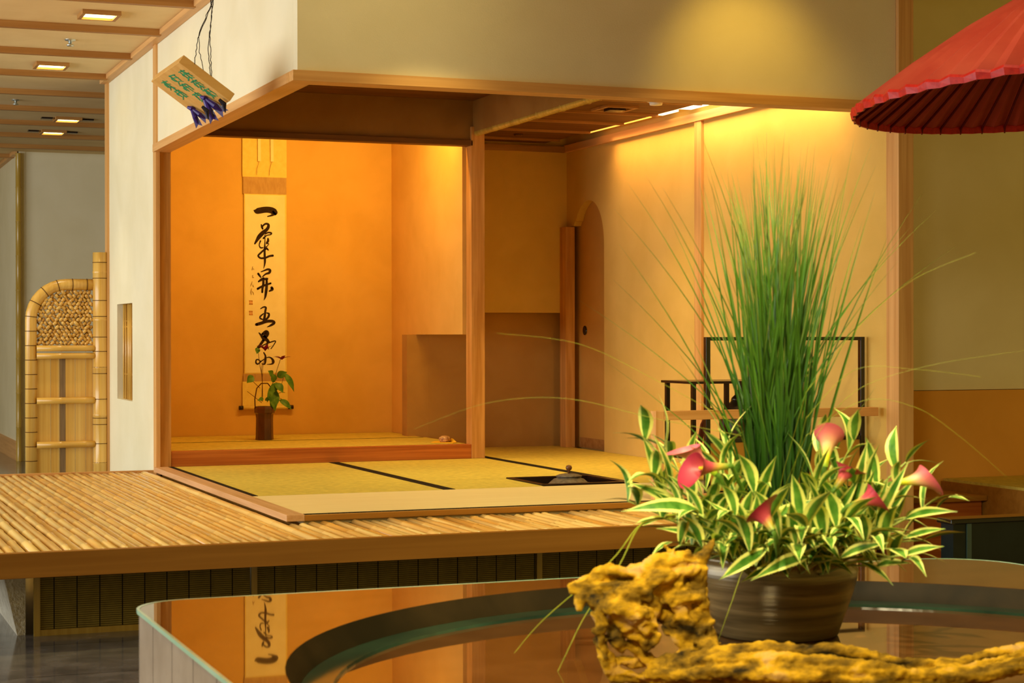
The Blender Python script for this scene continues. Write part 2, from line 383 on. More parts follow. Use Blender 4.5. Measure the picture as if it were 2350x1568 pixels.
# ceilings inside
st('ceiling_left_panel', bx(1.92, 3.70, 7.04, 9.965, S(1.372), S(1.40)), darkceil, 'dark boarded ceiling over the front left of the tea room')
st('ceiling_right_panel', B().box(3.74, 4.50, 7.04, 10.785, S(1.235), S(1.26)).box(4.50, 4.65, 7.04, 10.785, S(1.38), S(1.40)).box(4.49, 4.50, 7.04, 10.785, S(1.26), S(1.40)), darkceil,
   'dark boarded ceiling with a lighting slot over the right side')
for y in (7.6, 8.15, 8.62, 9.15, 9.6, 10.08, 10.55):
    trim(bx(3.74, 4.50, y - .008, y + .008, S(1.222), S(1.235)), batt, 'thin batten under the dark right-hand ceiling')
st('wall_partition', bx(3.70, 3.74, 7.04, 9.965, S(1.19), S(1.40)), shadep, 'small hanging partition wall above the bamboo pole')
pole = B()
for k in range(9):
    y0 = 7.05 + .325 * k; pole.t = rnd.uniform(-.1, .1)
    pole.tube([(3.72, y0, S(1.185)), (3.72, y0 + .01, S(1.185)), (3.72, y0 + .315, S(1.185)), (3.72, y0 + .325, S(1.185))], [.024, .021, .021, .024], 14)
tag(pole.build('bamboo_pole', bamo, smooth=True), 'amber bamboo pole along the lower edge of the small hanging partition', 'pole')
st('roof_slab', bx(1.95, 9, 7.1, 20, ZC - .012, ZC - .004), darkceil, 'dark boards closing the top of the tea room') if False else None
# light slot lamps
for i, (y0, y1) in enumerate(((7.2, 8.95), (9.05, 9.25), (9.35, 10.2))):
    tag(bx(4.507, (4.605, 4.58, 4.56)[i], y0, y1, S(1.243), S(1.262)).build('strip_lamp', emis('strip_glow_%d' % i, ((255, 236, 186), (255, 214, 140), (255, 170, 66))[i], (3.6, 3, 1.2)[i])),
        ('long bright strip lamp nearest the front in the ceiling slot', 'middle strip lamp in the ceiling slot', 'short strip lamp farthest back in the ceiling slot')[i], 'lamp', 'lamps in the ceiling slot')
# arched door
d = thing('door', (4.69, 10.44, S(-.72)), 'tan sliding door behind the arched opening in the right wall', 'door')
bx(4.702, 4.718, 10.15, 10.78, S(-.72), S(.95)).build('door_panel', doorm, d)
bx(4.698, 4.704, 10.16, 10.69, S(-.72), S(-.655)).build('bottom_rail', batt, d)
B().lathe([(0, -.004), (.022, -.004), (.030, 0), (.030, .002), (.0, .002)], (4.699, 10.61, S(.03)), 24, Matrix.Rotation(-PI / 2, 3, 'Y')).build('finger_pull', black, d, smooth=True)

# ---------------------------------------------------------------- tatami and floor boards
st('floor_tea_room', B().box(1.87, 3.28, 7.12, 10.0, S(-.80), S(-.76)).box(3.28, 3.84, 7.12, 7.98, S(-.80), S(-.76)).box(3.28, 3.84, 8.55, 10.9, S(-.80), S(-.76))
   .box(3.84, 4.65, 7.12, 10.9, S(-.80), S(-.76)), fasc, 'wooden base under the mats of the tea room')
trim(bx(1.83, 1.905, 7.075, 9.945, S(-.745), S(-.718)), greyboard, 'worn pinkish board edging the left side of the mats', bevel=.002)
trim(bx(1.9055, 4.619, 7.076, 7.10, S(-.745), S(-.722)), fasc, 'narrow board edging the front of the mats', bevel=.002)


def mat_(x0, x1, y0, y1, z, m, label, edges, th=.04, grp='tatami mats'):
    t = thing('tatami_mat', ((x0 + x1) / 2, (y0 + y1) / 2, z - th), label, 'tatami mat', grp)
    g = .003
    bx(x0 + g, x1 - g, y0 + g, y1 - g, z - th, z).build('woven_top', m, t)
    for e in edges:
        w = .03
        q = {'l': (x0 + g, x0 + w, y0 + g, y1 - g), 'r': (x1 - w, x1 - g, y0 + g, y1 - g), 'f': (x0 + g, x1 - g, y0 + g, y0 + .012), 'b': (x0 + g, x1 - g, y1 - .02, y1 - g)}[e]
        bx(*q, z - .002, z + .0012).build('cloth_edging', cloth_b, t)
    return t


mat_(1.905, 4.62, 7.10, 7.985, S(-.72), board, 'long pale mat along the open front of the tea room', 'f')
mat_(1.905, 2.845, 7.985, 9.945, S(-.72), taty, 'tatami mat nearest the corner post, left of the dark seam', 'lr')
m = mat_(2.845, 3.795, 8.50, 9.945, S(-.72), taty, 'tatami mat in front of the alcove, left of the sunken hearth', 'lr')
mat_(3.795, 4.65, 7.985, 10.90, S(-.72), tatx, 'tatami mat along the right wall below the arched door', 'l')
mat_(2.845, 3.325, 7.985, 8.50, S(-.72), taty, 'short piece of tatami left of the hearth frame', 'l')
mat_(1.93, 3.658, 10.745, 11.395, S(-.637), tatx, 'back mat of the alcove under the scroll', 'f', .022)
mat_(1.93, 3.675, 10.022, 10.745, S(-.637), tatx, 'front mat of the alcove behind the wooden sill', '', .022)
# hearth
h = thing('sunken_hearth', (3.56, 8.265, S(-.80)), 'square hearth with a dark lacquered frame let into the mats', 'hearth')
fr = B()
for q in ((3.33, 3.795, 8.03, 8.06), (3.33, 3.795, 8.47, 8.50), (3.33, 3.36, 8.06, 8.47), (3.765, 3.795, 8.06, 8.47)): fr.box(*q, S(-.75), S(-.715))
fr.build('frame', blackm, h, bevel=.002)
bb = B()
for q in ((3.36, 3.765, 8.06, 8.066), (3.36, 3.765, 8.464, 8.47), (3.36, 3.366, 8.066, 8.464), (3.759, 3.765, 8.066, 8.464)): bb.box(*q, S(-.95), S(-.722))
bb.box(3.36, 3.765, 8.06, 8.47, S(-.96), S(-.95)); bb.build('pit_lining', blackm, h)
bx(3.366, 3.759, 8.066, 8.464, S(-.95), S(-.895)).build('ash_bed', soil, h)
k = thing('iron_kettle', (3.575, 8.27, S(-.895)), 'round cast iron kettle with a knobbed lid sitting in the hearth', 'kettle')
kc = (3.575, 8.27, S(-.895))
B().lathe([(0, 0), (.07, 0), (.11, .03), (.128, .08), (.128, .125), (.12, .142), (.11, .15), (.095, .165), (.075, .182), (.062, .186), (.06, .193), (0, .193)], kc).build('body', iron, k, smooth=True)
B().lathe([(0, .193), (.064, .193), (.066, .197), (.05, .204), (.02, .209), (0, .21)], kc).build('lid', iron, k, smooth=True)
B().lathe([(0, .208), (.005, .21), (.005, .222), (.013, .228), (.016, .237), (.013, .247), (0, .252)], kc, 24).build('knob', mat('brown_knob', (110, 66, 30), None, .35, .5), k, smooth=True)
for sgn in (-1, 1):
    lug = B()
    c = Vector((3.575 + sgn * .075, 8.27 - .075, S(-.895) + .155))
    lug.tube([c + Vector((0, .012 * math.cos(a), .012 * math.sin(a))) for a in (2 * PI * i / 12 for i in range(13))], .003, 6, False)
    lug.build('lug', iron, k, smooth=True)

# ---------------------------------------------------------------- bamboo deck
dk = thing('bamboo_deck', (1.5, 6.42, S(-.835)), 'low veranda deck of split bamboo poles with a broad wooden fascia', 'deck')
bm_ = B(); x = -.2
DX1 = 4.05
while x < DX1:
    w = rnd.uniform(.031, .047); y1 = 10.03 if x + w < 1.83 else 7.07; y0 = 6.455 + rnd.uniform(-.004, .006)
    if x < 1.83 < x + w: w = 1.83 - x
    y1 = 10.03 if x + w <= 1.8301 else 7.07
    bm_.t = rnd.uniform(-.14, .16); cx = x + w / 2; zt = S(-.745) + rnd.uniform(-.008, .002); r = w / 2 * .93
    y = y0 - rnd.uniform(0, .35); pts = []; rad = []; jx = rnd.uniform(-.0015, .0015)
    ys = [y0]
    while y < y1:
        for dy in (-.012, 0, .012):
            if y0 < y + dy < y1: ys.append(y + dy)
        y += rnd.uniform(.28, .42)
    ys.append(y1); ys = sorted(set(ys)); ph = rnd.uniform(0, 6)
    for i, yy in enumerate(ys):
        mid = 0 < i < len(ys) - 1 and i % 3 == 2
        rad.append(r * (1.13 if mid else 1.0)); pts.append((cx + .0016 * math.sin(yy * 5 + ph), yy, zt - r))
    bm_.tube(pts, rad, 10)
    x += w + rnd.choice((0, 0, .001, .002, .004))
bm_.build('bamboo_slatting', bamd, dk, smooth=True)
B().box(-.3, DX1 + .03, 6.42, 6.455, S(-.835), S(-.747)).build('fascia', fasc, dk, bevel=.002)
B().box(-.3, 1.80, 6.456, 10.06, S(-.82), S(-.795)).box(1.80, DX1 + .03, 6.456, 7.07, S(-.82), S(-.795)).build('bearer_boards', batt, dk)
bx(-.3, 1.845, 10.032, 10.06, S(-.777), S(-.742)).build('back_edge_board', woodx, dk)
# supports and reed blinds under the deck
ft = B().prism([(.70, S(-.822)), (.79, S(-.822)), (.79, 0), (.76, 0)], lambda x, z: Vector((x, 6.86, z)), lambda x, z: Vector((x, 9.6, z)))
tag(ft.build('deck_footing', plast), 'rough white plastered footing under the left part of the deck', 'footing')
tag(bx(4.0, 4.06, 6.6, 6.9, 0, S(-.835)).build('deck_footing', fasc), 'brown wooden footing under the right end of the deck', 'footing')
for i, (x0, x1) in enumerate(((.815, 1.62), (1.625, 2.80), (2.805, 4.0))):
    t = thing('reed_blind', ((x0 + x1) / 2, 6.82, 0), ('leftmost olive reed blind under the deck, beside the white footing', 'middle olive reed blind hanging under the deck', 'right-hand olive reed blind hanging under the deck')[i], 'reed blind', 'reed blinds under the deck')
    bx(x0 + .02, x1, 6.82, 6.826, .02, S(-.835)).build('reeds', reed, t)
    bx(x0, x0 + .022, 6.812, 6.83, .0, S(-.835)).build('side_pole', bamo, t)
    bx(x0 + .022, x1, 6.814, 6.829, .0, .022).build('bottom_pole', bamo, t)
st('wall_under_deck', bx(1.75, 4.60, 7.1, 7.15, 0, S(-.80)), fasc, 'dark boarding below the tea room floor')

# ---------------------------------------------------------------- wall grille
gr = thing('bamboo_lattice_window', (1.88, 11.0, S(-.386)), 'narrow bamboo lattice window low in the cream outer wall', 'window lattice')
gb = B()
for i in range(8):
    y = 10.765 + i * .067 + rnd.uniform(-.012, .012); gb.t = rnd.uniform(-.2, .1)
    gb.tube([(1.887, y, S(-.386)), (1.887 + rnd.uniform(-.003, .003), y + rnd.uniform(-.006, .006), S(-.1)), (1.887, y + rnd.uniform(-.004, .004), S(.193))], rnd.uniform(.006, .009), 8)
gb.build('upright_canes', bamf, gr, smooth=True)
gb = B()
for z in (.09, .055, -.235): gb.tube([(1.893, 10.735, S(z)), (1.893, 11.27, S(z))], .006, 8)
gb.build('cross_canes', bamfx, gr, smooth=True)
bx(1.908, 1.92, 10.735, 11.27, S(-.386), S(.193)).build('dark_backing', mat('dark_window_backing', (140, 100, 52), None, .8, .1), gr)

# ---------------------------------------------------------------- bamboo wing fence
fz = lambda z: S(z)
fe = thing('bamboo_wing_fence', (1.6, 11.62, 0), 'arched bamboo screen fence joined to the far end of the cream wall', 'fence')


def bam(bq, pts, r, seg):
    "bamboo with nodes every seg metres"
    P = [Vector(p) for p in pts]; L = [0]
    for a, b in zip(P, P[1:]): L.append(L[-1] + (b - a).length)
    out = []; rr = []; nodes = [seg * i for i in range(1, int(L[-1] / seg) + 1) if seg * i < L[-1] - .02]
    ts = sorted(set([x for x in L] + [n + d for n in nodes for d in (-.006, 0, .006)]))
    for t in ts:
        i = max(j for j in range(len(L)) if L[j] <= t + 1e-9); i = min(i, len(P) - 2)
        f = (t - L[i]) / (L[i + 1] - L[i]); out.append(P[i].lerp(P[i + 1], f)); rr.append(r * (1.07 if any(abs(t - n) < 1e-6 for n in nodes) else 1))
    bq.tube(out, rr, 16)
    return [out[j] for j, q in enumerate(rr) if q > r]


q = B(); q.t = .05; bam(q, [(1.80, 11.60, 0), (1.80, 11.60, S(.525))], .048, .30); q.build('post', bamf, fe, smooth=True)
rb = B()
for z in (.46, .36, .22, .12, -.01, -.1, -.2, -.24, -.4, -.52, -.56, -.68, -.8): B().lathe([(.0485, z), (.051, z + .002), (.0485, z + .004)], (1.80, 11.60, G), 20).build('binding_cord', nodem, fe, smooth=True)
q = B(); q.t = 0
pts = [(1.375, 11.62, 0), (1.375, 11.62, S(.10))]
for i in range(1, 9):
    a = PI / 2 * i / 8; pts.append((1.375 + .22 * (1 - math.cos(a)), 11.62, S(.10) + .222 * math.sin(a)))
pts.append((1.76, 11.62, S(.322)))
q.tube(pts, .036, 16); q.build('arched_frame', bamf, fe, smooth=True)
rb = B()
for i in range(len(pts) * 3):
    a, b = Vector(pts[0]), Vector(pts[1])
for t in [i * .09 + .05 for i in range(20)]:
    L = 0
    for a, b in zip(pts, pts[1:]):
        a, b = Vector(a), Vector(b); l = (b - a).length
        if L <= t < L + l:
            p = a.lerp(b, (t - L) / l); dr = (b - a).normalized(); B().tube([p - dr * .002, p + dr * .002], .0385, 16).build('binding_cord', nodem, fe, smooth=True)
        L += l
for z, r in ((-.078, .019), (-.125, .019), (-.405, .021), (-.68, .021)):
    q = B(); q.t = rnd.uniform(-.05, .1); bam(q, [(1.405, 11.585, S(z)), (1.76, 11.585, S(z))], r, .15); q.build('cross_rail', bamfx, fe, smooth=True)
sl = B(); x = 1.41
while x < 1.755:
    w = rnd.uniform(.05, .09) if not 1.54 < x + .02 < 1.56 else .05
    if 1.55 <= x < 1.585: x = 1.585; continue
    x1 = min(x + w, 1.755)
    if x < 1.55 < x1: x1 = 1.55
    sl.t = rnd.uniform(-.15, .1); sl.box(x, x1 - .002, 11.615, 11.622, 0, S(-.12)); x = x1
sl.build('split_bamboo_panel', bamf, fe)
dd = B()
bx(1.549, 1.586, 11.617, 11.625, 0, S(-.12)).build('grey_centre_strip', mat('weathered_grey_cane', (150, 122, 84), (120, 96, 66), .7, .2, (60, 60, 3)), fe)
# lattice of short crossed canes in the arch
lt = B()


def inarch(x, z):
    if x > 1.75 or x < 1.412 or z < S(-.06) or z > S(.285): return False
    cxx, cz = 1.595, S(.10)
    if x < cxx and z > cz: return (x - cxx) ** 2 + (z - cz) ** 2 < .185 ** 2
    return True


for i in range(13):
    for j in range(14):
        for dxy in ((0, 0),):
            x = 1.425 + i * .0265 + (j % 2) * .013; z = S(-.045) + j * .0245
            if not inarch(x, z): continue
            a = rnd.choice((PI / 4, -PI / 4)) + rnd.uniform(-.2, .2); L = rnd.choice((.008, .010, .016)); v = Vector((math.cos(a), 0, math.sin(a))) * L
            lt.t = rnd.uniform(-.1, .2); c = Vector((x, 11.615 + rnd.uniform(-.01, .012), z)); lt.tube([c - v + Vector((0, .012, 0)), c - v * .6, c + v * .6, c + v + Vector((0, .012, 0))], [.009, .0112, .0112, .009], 7)
lt.build('cane_lattice', bamf, fe, smooth=True)
lt = B()
for i in range(16):
    for sg in (-1, 1):
        x = 1.40 + i * .05; last = None
        for k in range(60):
            xx = x + sg * k * .008 if sg > 0 else x - k * .008; z = S(-.05) + k * .008
            if inarch(xx, z): last = (xx, z) if last is None else last; end = (xx, z)
        if last and (Vector(last) - Vector(end)).length > .02: lt.tube([(last[0], 11.64, last[1]), (end[0], 11.64, end[1])], .005, 6)
lt.build('rear_canes', bamo, fe, smooth=True)

# ---------------------------------------------------------------- next block down the hall
st('wall_far', bx(1.901, 8, 16.425, 16.5, 0, ZC), plaster, 'shaded plaster wall at the far end of the passage')
st('wall_far_side', bx(1.83, 1.90, 16.42, 20, 0, ZC), plaster, 'cream plaster side of the block beyond the fence')
st('baseboard_far', bx(1.82, 1.83, 16.5, 20, 0, .17), woody, 'wooden baseboard of the far block')
trim(bx(1.79, 1.84, 16.42, 20, ZC - .03, ZC), woody, 'pale strip at the ceiling of the far block')
q = B()
for i in range(9):
    q.t = rnd.uniform(-.08, .08); z0 = i * .3; q.tube([(1.835, 16.38, z0), (1.835, 16.38, z0 + .006), (1.835, 16.38, min(z0 + .294, ZC)), (1.835, 16.38, min(z0 + .3, ZC))], [.028, .025, .025, .028], 12)
tag(q.build('bamboo_pole', bamo, smooth=True), 'tall thin bamboo pole standing at the corner of the far wall', 'pole')
st('wall_back', bx(-7, 9, 20, 20.1, 0, ZC), plaster, 'end wall of the hall')
# hall ceiling lights
for i, (x, y, wing) in enumerate(((1.43, 9.24, 0), (1.43, 11.07, 0), (1.90, 13.79, 1), (1.91, 14.69, 1))):
    t = thing('recessed_light', (x, y, ZC), ('square recessed light nearest the front in the hall ceiling', 'second square recessed light from the front in the hall ceiling', 'third recessed light with dark side wings in the hall ceiling', 'farthest recessed light with dark side wings in the hall ceiling')[i], 'ceiling light', 'recessed lights in the hall ceiling')
    s = .095; fb = B()
    for q in ((-s, s, -s, -s + .018), (-s, s, s - .018, s), (-s, -s + .018, -s + .018, s - .018), (s - .018, s, -s + .018, s - .018)): fb.box(x + q[0], x + q[1], y + q[2], y + q[3], ZC - .022, ZC)
    fb.build('frame', batt, t)
    bx(x - s + .018, x + s - .018, y - s + .018, y + s - .018, ZC - .010, ZC - .004).build('lens', emis('lamp_glow_%d' % i, (255, 226, 150), 6), t)
    if wing:
        for sg in (-1, 1): bx(x + sg * .15 - .04, x + sg * .15 + .04, y - .03, y + .03, ZC - .012, ZC).build('side_vent', blackm, t)
for i, (x, y) in enumerate(((1.41, 10.12), (1.42, 12.83))):
    t = thing('ceiling_sprinkler', (x, y, ZC), ('sprinkler head nearest the front in the hall ceiling', 'sprinkler head farther down the hall ceiling')[i], 'sprinkler', 'sprinklers in the hall ceiling')
    B().lathe([(.03, 0), (.028, -.006), (.01, -.008), (.01, -.02), (0, -.02)], (x, y, ZC), 20).build('collar', metal, t, smooth=True)
    B().lathe([(.0, -.02), (.022, -.03), (.016, -.036), (0, -.038)], (x, y, ZC), 20).build('deflector', metal, t, smooth=True)
# fittings in the tea room ceiling
t = thing('ceiling_vent', (4.14, 8.95, S(1.235)), 'small dark square vent in the right-hand ceiling', 'vent')
B().box(4.05, 4.24, 8.85, 8.87, S(1.222), S(1.235)).box(4.05, 4.24, 9.04, 9.06, S(1.222), S(1.235)).box(4.05, 4.07, 8.87, 9.04, S(1.222), S(1.235)).box(4.22, 4.24, 8.87, 9.04, S(1.222), S(1.235)).build('frame', batt, t)
bx(4.10, 4.19, 8.91, 9.0, S(1.215), S(1.235)).build('grille', blackm, t)
t = thing('smoke_detector', (4.19, 8.50, S(1.235)), 'round white smoke detector under the dark ceiling', 'smoke detector')
B().lathe([(.0, 0), (.05, 0), (.052, -.02), (.044, -.024), (0, -.024)], (4.17, 8.50, S(1.235)), 32).build('base', white, t, smooth=True)
B().lathe([(.0, -.024), (.036, -.024), (.032, -.04), (0, -.042)], (4.17, 8.50, S(1.235)), 32).build('cover', white, t, smooth=True)
t = B().lathe([(0, 0), (.03, 0), (.026, -.012), (0, -.016)], (4.14, 10.35, S(1.235)), 24).build('ceiling_sprinkler', darkceil, smooth=True)
tag(t, 'tiny round brown sprinkler cap near the back of the dark ceiling', 'sprinkler')

# ---------------------------------------------------------------- hanging scroll
YS = 11.392
X0 = lambda u: 2.677 + (u - 562) * .002856
Z0 = lambda v: S(.8995) - (v - 450) * .002787
sc = thing('hanging_scroll', (2.81, YS, S(-.46)), 'tall hanging scroll with five large brushed characters on the alcove wall', 'hanging scroll')


def qd(u0, u1, v0, v1, y0, y1): return bx(X0(u0), X0(u1), y0, y1, Z0(v1), Z0(v0))


qd(556.5, 657.5, 270, 409, YS - .004, YS - .001).build('top_silk', silk, sc)
qd(558, 657, 409, 448, YS - .004, YS - .001).build('brown_silk_band', silkb, sc)
qd(560, 657, 448, 860, YS - .004, YS - .001).build('mount_silk', silk, sc)
pp = qd(562, 653.5, 450, 858, YS - .0055, YS - .004).build('calligraphy_paper', paper, sc)
qd(558, 658, 860, 878, YS - .004, YS - .001).build('brown_silk_band', silkb, sc)
qd(556, 659, 878, 934, YS - .004, YS - .001).build('bottom_silk', silk, sc)
for u in (590, 619):
    rb = B()
    rb.prism([(u, 270), (u + 7, 270), (u + 7.5, 373), (u + 1, 373)], lambda a, b: Vector((X0(a), YS - .016, Z0(b))), lambda a, b: Vector((X0(a), YS - .013, Z0(b))))
    o = rb.build('hanging_ribbon', paper, sc)
    rb = B(); rb.tube([(X0(u + 4), YS - .014, Z0(373)), (X0(u - 1), YS - .014, Z0(390)), (X0(u - 2), YS - .014, Z0(405))], .0015, 6); rb.build('tassel', silkb, sc)
B().tube([(X0(556), YS - .012, Z0(938)), (X0(659), YS - .012, Z0(938))], .011, 12).build('roller', silk, sc, smooth=True)
for a, b in ((547, 556), (659, 671)): B().tube([(X0(a), YS - .012, Z0(938)), (X0(b), YS - .012, Z0(938))], .0135, 16).build('roller_knob', blackm, sc, smooth=True)


def brush(b, pts, mx, y, ks=1, sm=5):
    "flat ribbon following (x,y,w) points of a stroke"
    P = [Vector((p[0], p[1], p[2] * ks)) for p in pts]; out = []
    for i in range(len(P) - 1):
        p0, p1, p2, p3 = P[max(i - 1, 0)], P[i], P[i + 1], P[min(i + 2, len(P) - 1)]
        for j in range(sm):
            t = j / sm; out.append(.5 * ((2 * p1) + (p2 - p0) * t + (2 * p0 - 5 * p1 + 4 * p2 - p3) * t * t + (3 * p1 - p0 - 3 * p2 + p3) * t ** 3))
    out.append(P[-1]); Lr = []
    for i, p in enumerate(out):
        d = out[min(i + 1, len(out) - 1)] - out[max(i - 1, 0)]; n = Vector((-d.y, d.x)); n = n.normalized() * max(p.z, 2) / 2
        Lr.append((b.bm.verts.new(mx(p.x + n.x, p.y + n.y)), b.bm.verts.new(mx(p.x - n.x, p.y - n.y))))
    for a, c in zip(Lr, Lr[1:]): b.f([a[0], a[1], c[1], c[0]])
    for e in (0, -1):       # round stroke ends
        p = out[e]; r = max(p.z, 2) / 2; b.f([b.bm.verts.new(mx(p.x + r * math.cos(t), p.y + r * math.sin(t))) for t in (2 * PI * k / 12 for k in range(12))])


YK = [YS - .0062]


def mA(x, y):
    return Vector((X0(560 + x / 7.84), YK[0], Z0(460 + y / 7.84)))


Y5 = 1568
chars = [
    [[(165, 200, 4), (215, 215, 90), (270, 205, 110), (380, 185, 110), (470, 190, 115), (530, 215, 118), (545, 235, 100)], [(555, 230, 90), (500, 280, 40), (420, 305, 20)]],
    [[(305, 455, 20), (318, 500, 40), (330, 530, 30)], [(325, 485, 30), (380, 440, 34), (430, 450, 44), (430, 500, 54), (395, 550, 60), (335, 600, 74), (270, 670, 74), (225, 740, 50), (190, 800, 28)],
     [(380, 620, 24), (430, 595, 28), (484, 605, 34), (470, 632, 22), (400, 650, 20), (345, 700, 34)], [(370, 640, 16), (370, 760, 18), (365, 880, 34), (365, 1000, 38), (370, 1100, 40), (362, 1180, 26), (345, 1245, 8)],
     [(290, 750, 26), (268, 820, 20), (290, 870, 26), (330, 870, 22)], [(425, 705, 30), (425, 750, 42), (400, 790, 30), (440, 800, 12), (400, 850, 18), (350, 870, 16)], [(400, 880, 36), (430, 910, 22)],
     [(380, 890, 40), (330, 930, 34), (258, 1000, 34), (255, 1030, 34), (300, 1060, 34), (380, 1050, 36), (450, 1020, 36), (510, 1010, 40)]],
    [[(300, 1305, 16), (360, 1280, 26), (420, 1258, 36), (462, 1275, 44), (445, 1320, 44), (380, 1345, 30), (330, 1390, 20)], [(250, 1340, 40), (285, 1390, 30), (300, 1410, 14)], [(255, 1480, 26), (320, 1440, 50), (410, 1430, 40)],
     [(340, 1420, 40), (340, 1520, 44), (325, 1600, 40), (320, 1670, 36)], [(400, 1440, 36), (400, 1550, 48), (390, 1650, 50), (375, 1750, 36), (350, 1815, 8)], [(240, 1610, 40), (330, 1560, 36), (470, 1510, 34)], [(490, 1590, 50), (500, 1620, 50), (450, 1650, 26)]],
    [[(290, Y5 + 400, 16), (345, Y5 + 370, 26), (385, Y5 + 380, 34), (375, Y5 + 440, 36), (360, Y5 + 560, 44), (345, Y5 + 640, 50)], [(400, Y5 + 475, 20), (438, Y5 + 490, 34), (433, Y5 + 540, 38), (390, Y5 + 590, 36), (350, Y5 + 610, 20)],
     [(340, Y5 + 490, 20), (285, Y5 + 540, 30), (285, Y5 + 575, 26), (320, Y5 + 590, 24)], [(215, Y5 + 685, 50), (300, Y5 + 660, 56), (400, Y5 + 628, 52), (500, Y5 + 625, 52), (535, Y5 + 655, 44), (480, Y5 + 695, 40), (405, Y5 + 732, 8)]],
    [[(262, Y5 + 835, 18), (300, Y5 + 880, 40), (340, Y5 + 930, 60), (400, Y5 + 960, 60), (455, Y5 + 1010, 16)], [(320, Y5 + 860, 40), (385, Y5 + 815, 60), (405, Y5 + 850, 78), (360, Y5 + 920, 80)], [(345, Y5 + 960, 50), (290, Y5 + 1040, 46), (240, Y5 + 1100, 36), (200, Y5 + 1145, 16)],
     [(250, Y5 + 1120, 14), (350, Y5 + 1050, 20), (550, Y5 + 980, 20), (520, Y5 + 1060, 16), (475, Y5 + 1120, 16)], [(410, Y5 + 990, 30), (410, Y5 + 1080, 26), (435, Y5 + 1130, 10)], [(345, Y5 + 1190, 20), (375, Y5 + 1250, 30), (375, Y5 + 1330, 36), (360, Y5 + 1395, 28), (310, Y5 + 1390, 14)],
     [(380, Y5 + 1290, 16), (300, Y5 + 1345, 18), (240, Y5 + 1395, 26), (205, Y5 + 1370, 26), (212, Y5 + 1322, 24), (245, Y5 + 1315, 18), (290, Y5 + 1350, 18)], [(400, Y5 + 1280, 14), (450, Y5 + 1275, 20), (500, Y5 + 1310, 36), (515, Y5 + 1360, 50), (490, Y5 + 1395, 26), (400, Y5 + 1402, 6)]]]
for ch in chars:
    b = B()
    for s_ in ch:
        YK[0] -= .00003; brush(b, s_, mA, 0)
    b.build('brushed_character', ink, sc)
b = B()
for s_ in ([(150, 1215, 10), (140, 1270, 14)], [(160, 1245, 8), (172, 1270, 8)], [(150, 1370, 10), (150, 1410, 12), (170, 1405, 8)], [(140, 1480, 6), (125, 1530, 14), (110, 1568, 6)], [(150, 1540, 8), (160, 1575, 14)],
           [(128, Y5 + 40, 8), (118, Y5 + 100, 14), (125, Y5 + 150, 8)], [(140, Y5 + 90, 8), (158, Y5 + 120, 12), (165, Y5 + 150, 8)]):
    if s_[0] in ((150, 1370, 10), (140, 1480, 6), (128, Y5 + 40, 8)): b.build('small_signature', inkl, sc); b = B()
    brush(b, s_, mA, 0)
b.build('small_signature', inkl, sc)
b = B()
for z in (Y5 + 290, Y5 + 478):
    for dx_ in (-22, 0, 22):
        brush(b, [(115 + dx_, z - 34, 12), (115 + dx_ + 5, z + 34, 12)], mA, 0)
    brush(b, [(85, z - 30, 10), (145, z - 26, 10)], mA, 0); brush(b, [(88, z + 28, 10), (148, z + 30, 10)], mA, 0)
    b.build('seal_mark', seal, sc); b = B()

# ---------------------------------------------------------------- flower vase in the alcove
VX, VY, VZ = 2.672, 10.86, S(-.637)
vs = thing('vase', (VX, VY, VZ), 'tall square-shouldered brown glazed vase holding wild flowers before the scroll', 'vase')
prof = [(.052, 0), (.054, .004), (.052, .03), (.050, .13), (.053, .16), (.060, .165), (.061, .19), (.058, .205), (.052, .205), (.05, .17), (0, .16)]
b = B(); rings = []
for r, z in prof:
    ring = []
    for kk in range(8):
        a = 2 * PI * kk / 8 + PI / 8 + .2; ring.append(b.bm.verts.new((VX + r * math.cos(a) * 1.04, VY + r * math.sin(a) * 1.04, VZ + z))) if r else None
    rings.append(ring)
rings = [q for q in rings if q]
for a, c in zip(rings, rings[1:]):
    for kk in range(8): b.f([a[kk], a[(kk + 1) % 8], c[(kk + 1) % 8], c[kk]])
b.f(rings[0][::-1]); b.f(rings[-1]); b.build('body', vasem, vs, bevel=.003)
b = B(); b.tube([(VX - .058, VY, VZ + .19), (VX - .06, VY, VZ + .25), (VX - .048, VY, VZ + .315), (VX - .02, VY, VZ + .345), (VX + .02, VY, VZ + .345), (VX + .048, VY, VZ + .31), (VX + .058, VY, VZ + .24), (VX + .058, VY, VZ + .19)], .0035, 8)
b.build('arched_handle', stem_b, vs, smooth=True)
fl = thing('flower_spray', (VX, VY, VZ + .16), 'thin stems with two purple star-shaped flowers and green leaves in the brown vase', 'flowers')
px = lambda u, v, dy=0: Vector((VX + (u - 612) * .002735, VY + dy, VZ + (1011 - v) * .00273))
b = B()
for s_ in ([(605, 925), (606, 880), (604, 850), (607, 838)], [(607, 925), (606, 870), (601, 845), (597, 815), (595, 800)], [(618, 925), (622, 900), (632, 880), (641, 850), (648, 830)], [(606, 870), (607, 850), (612, 825)], [(632, 880), (650, 888), (657, 862)], [(628, 910), (650, 920), (668, 936)],
           [(605, 928), (580, 908), (572, 902)], [(640, 908), (652, 904), (658, 906)], [(601, 895), (585, 880), (578, 876)]):
    b.tube([px(u, v, -.01) for u, v in s_], .0016, 6)
b.build('stems', stem_b, fl, smooth=True)


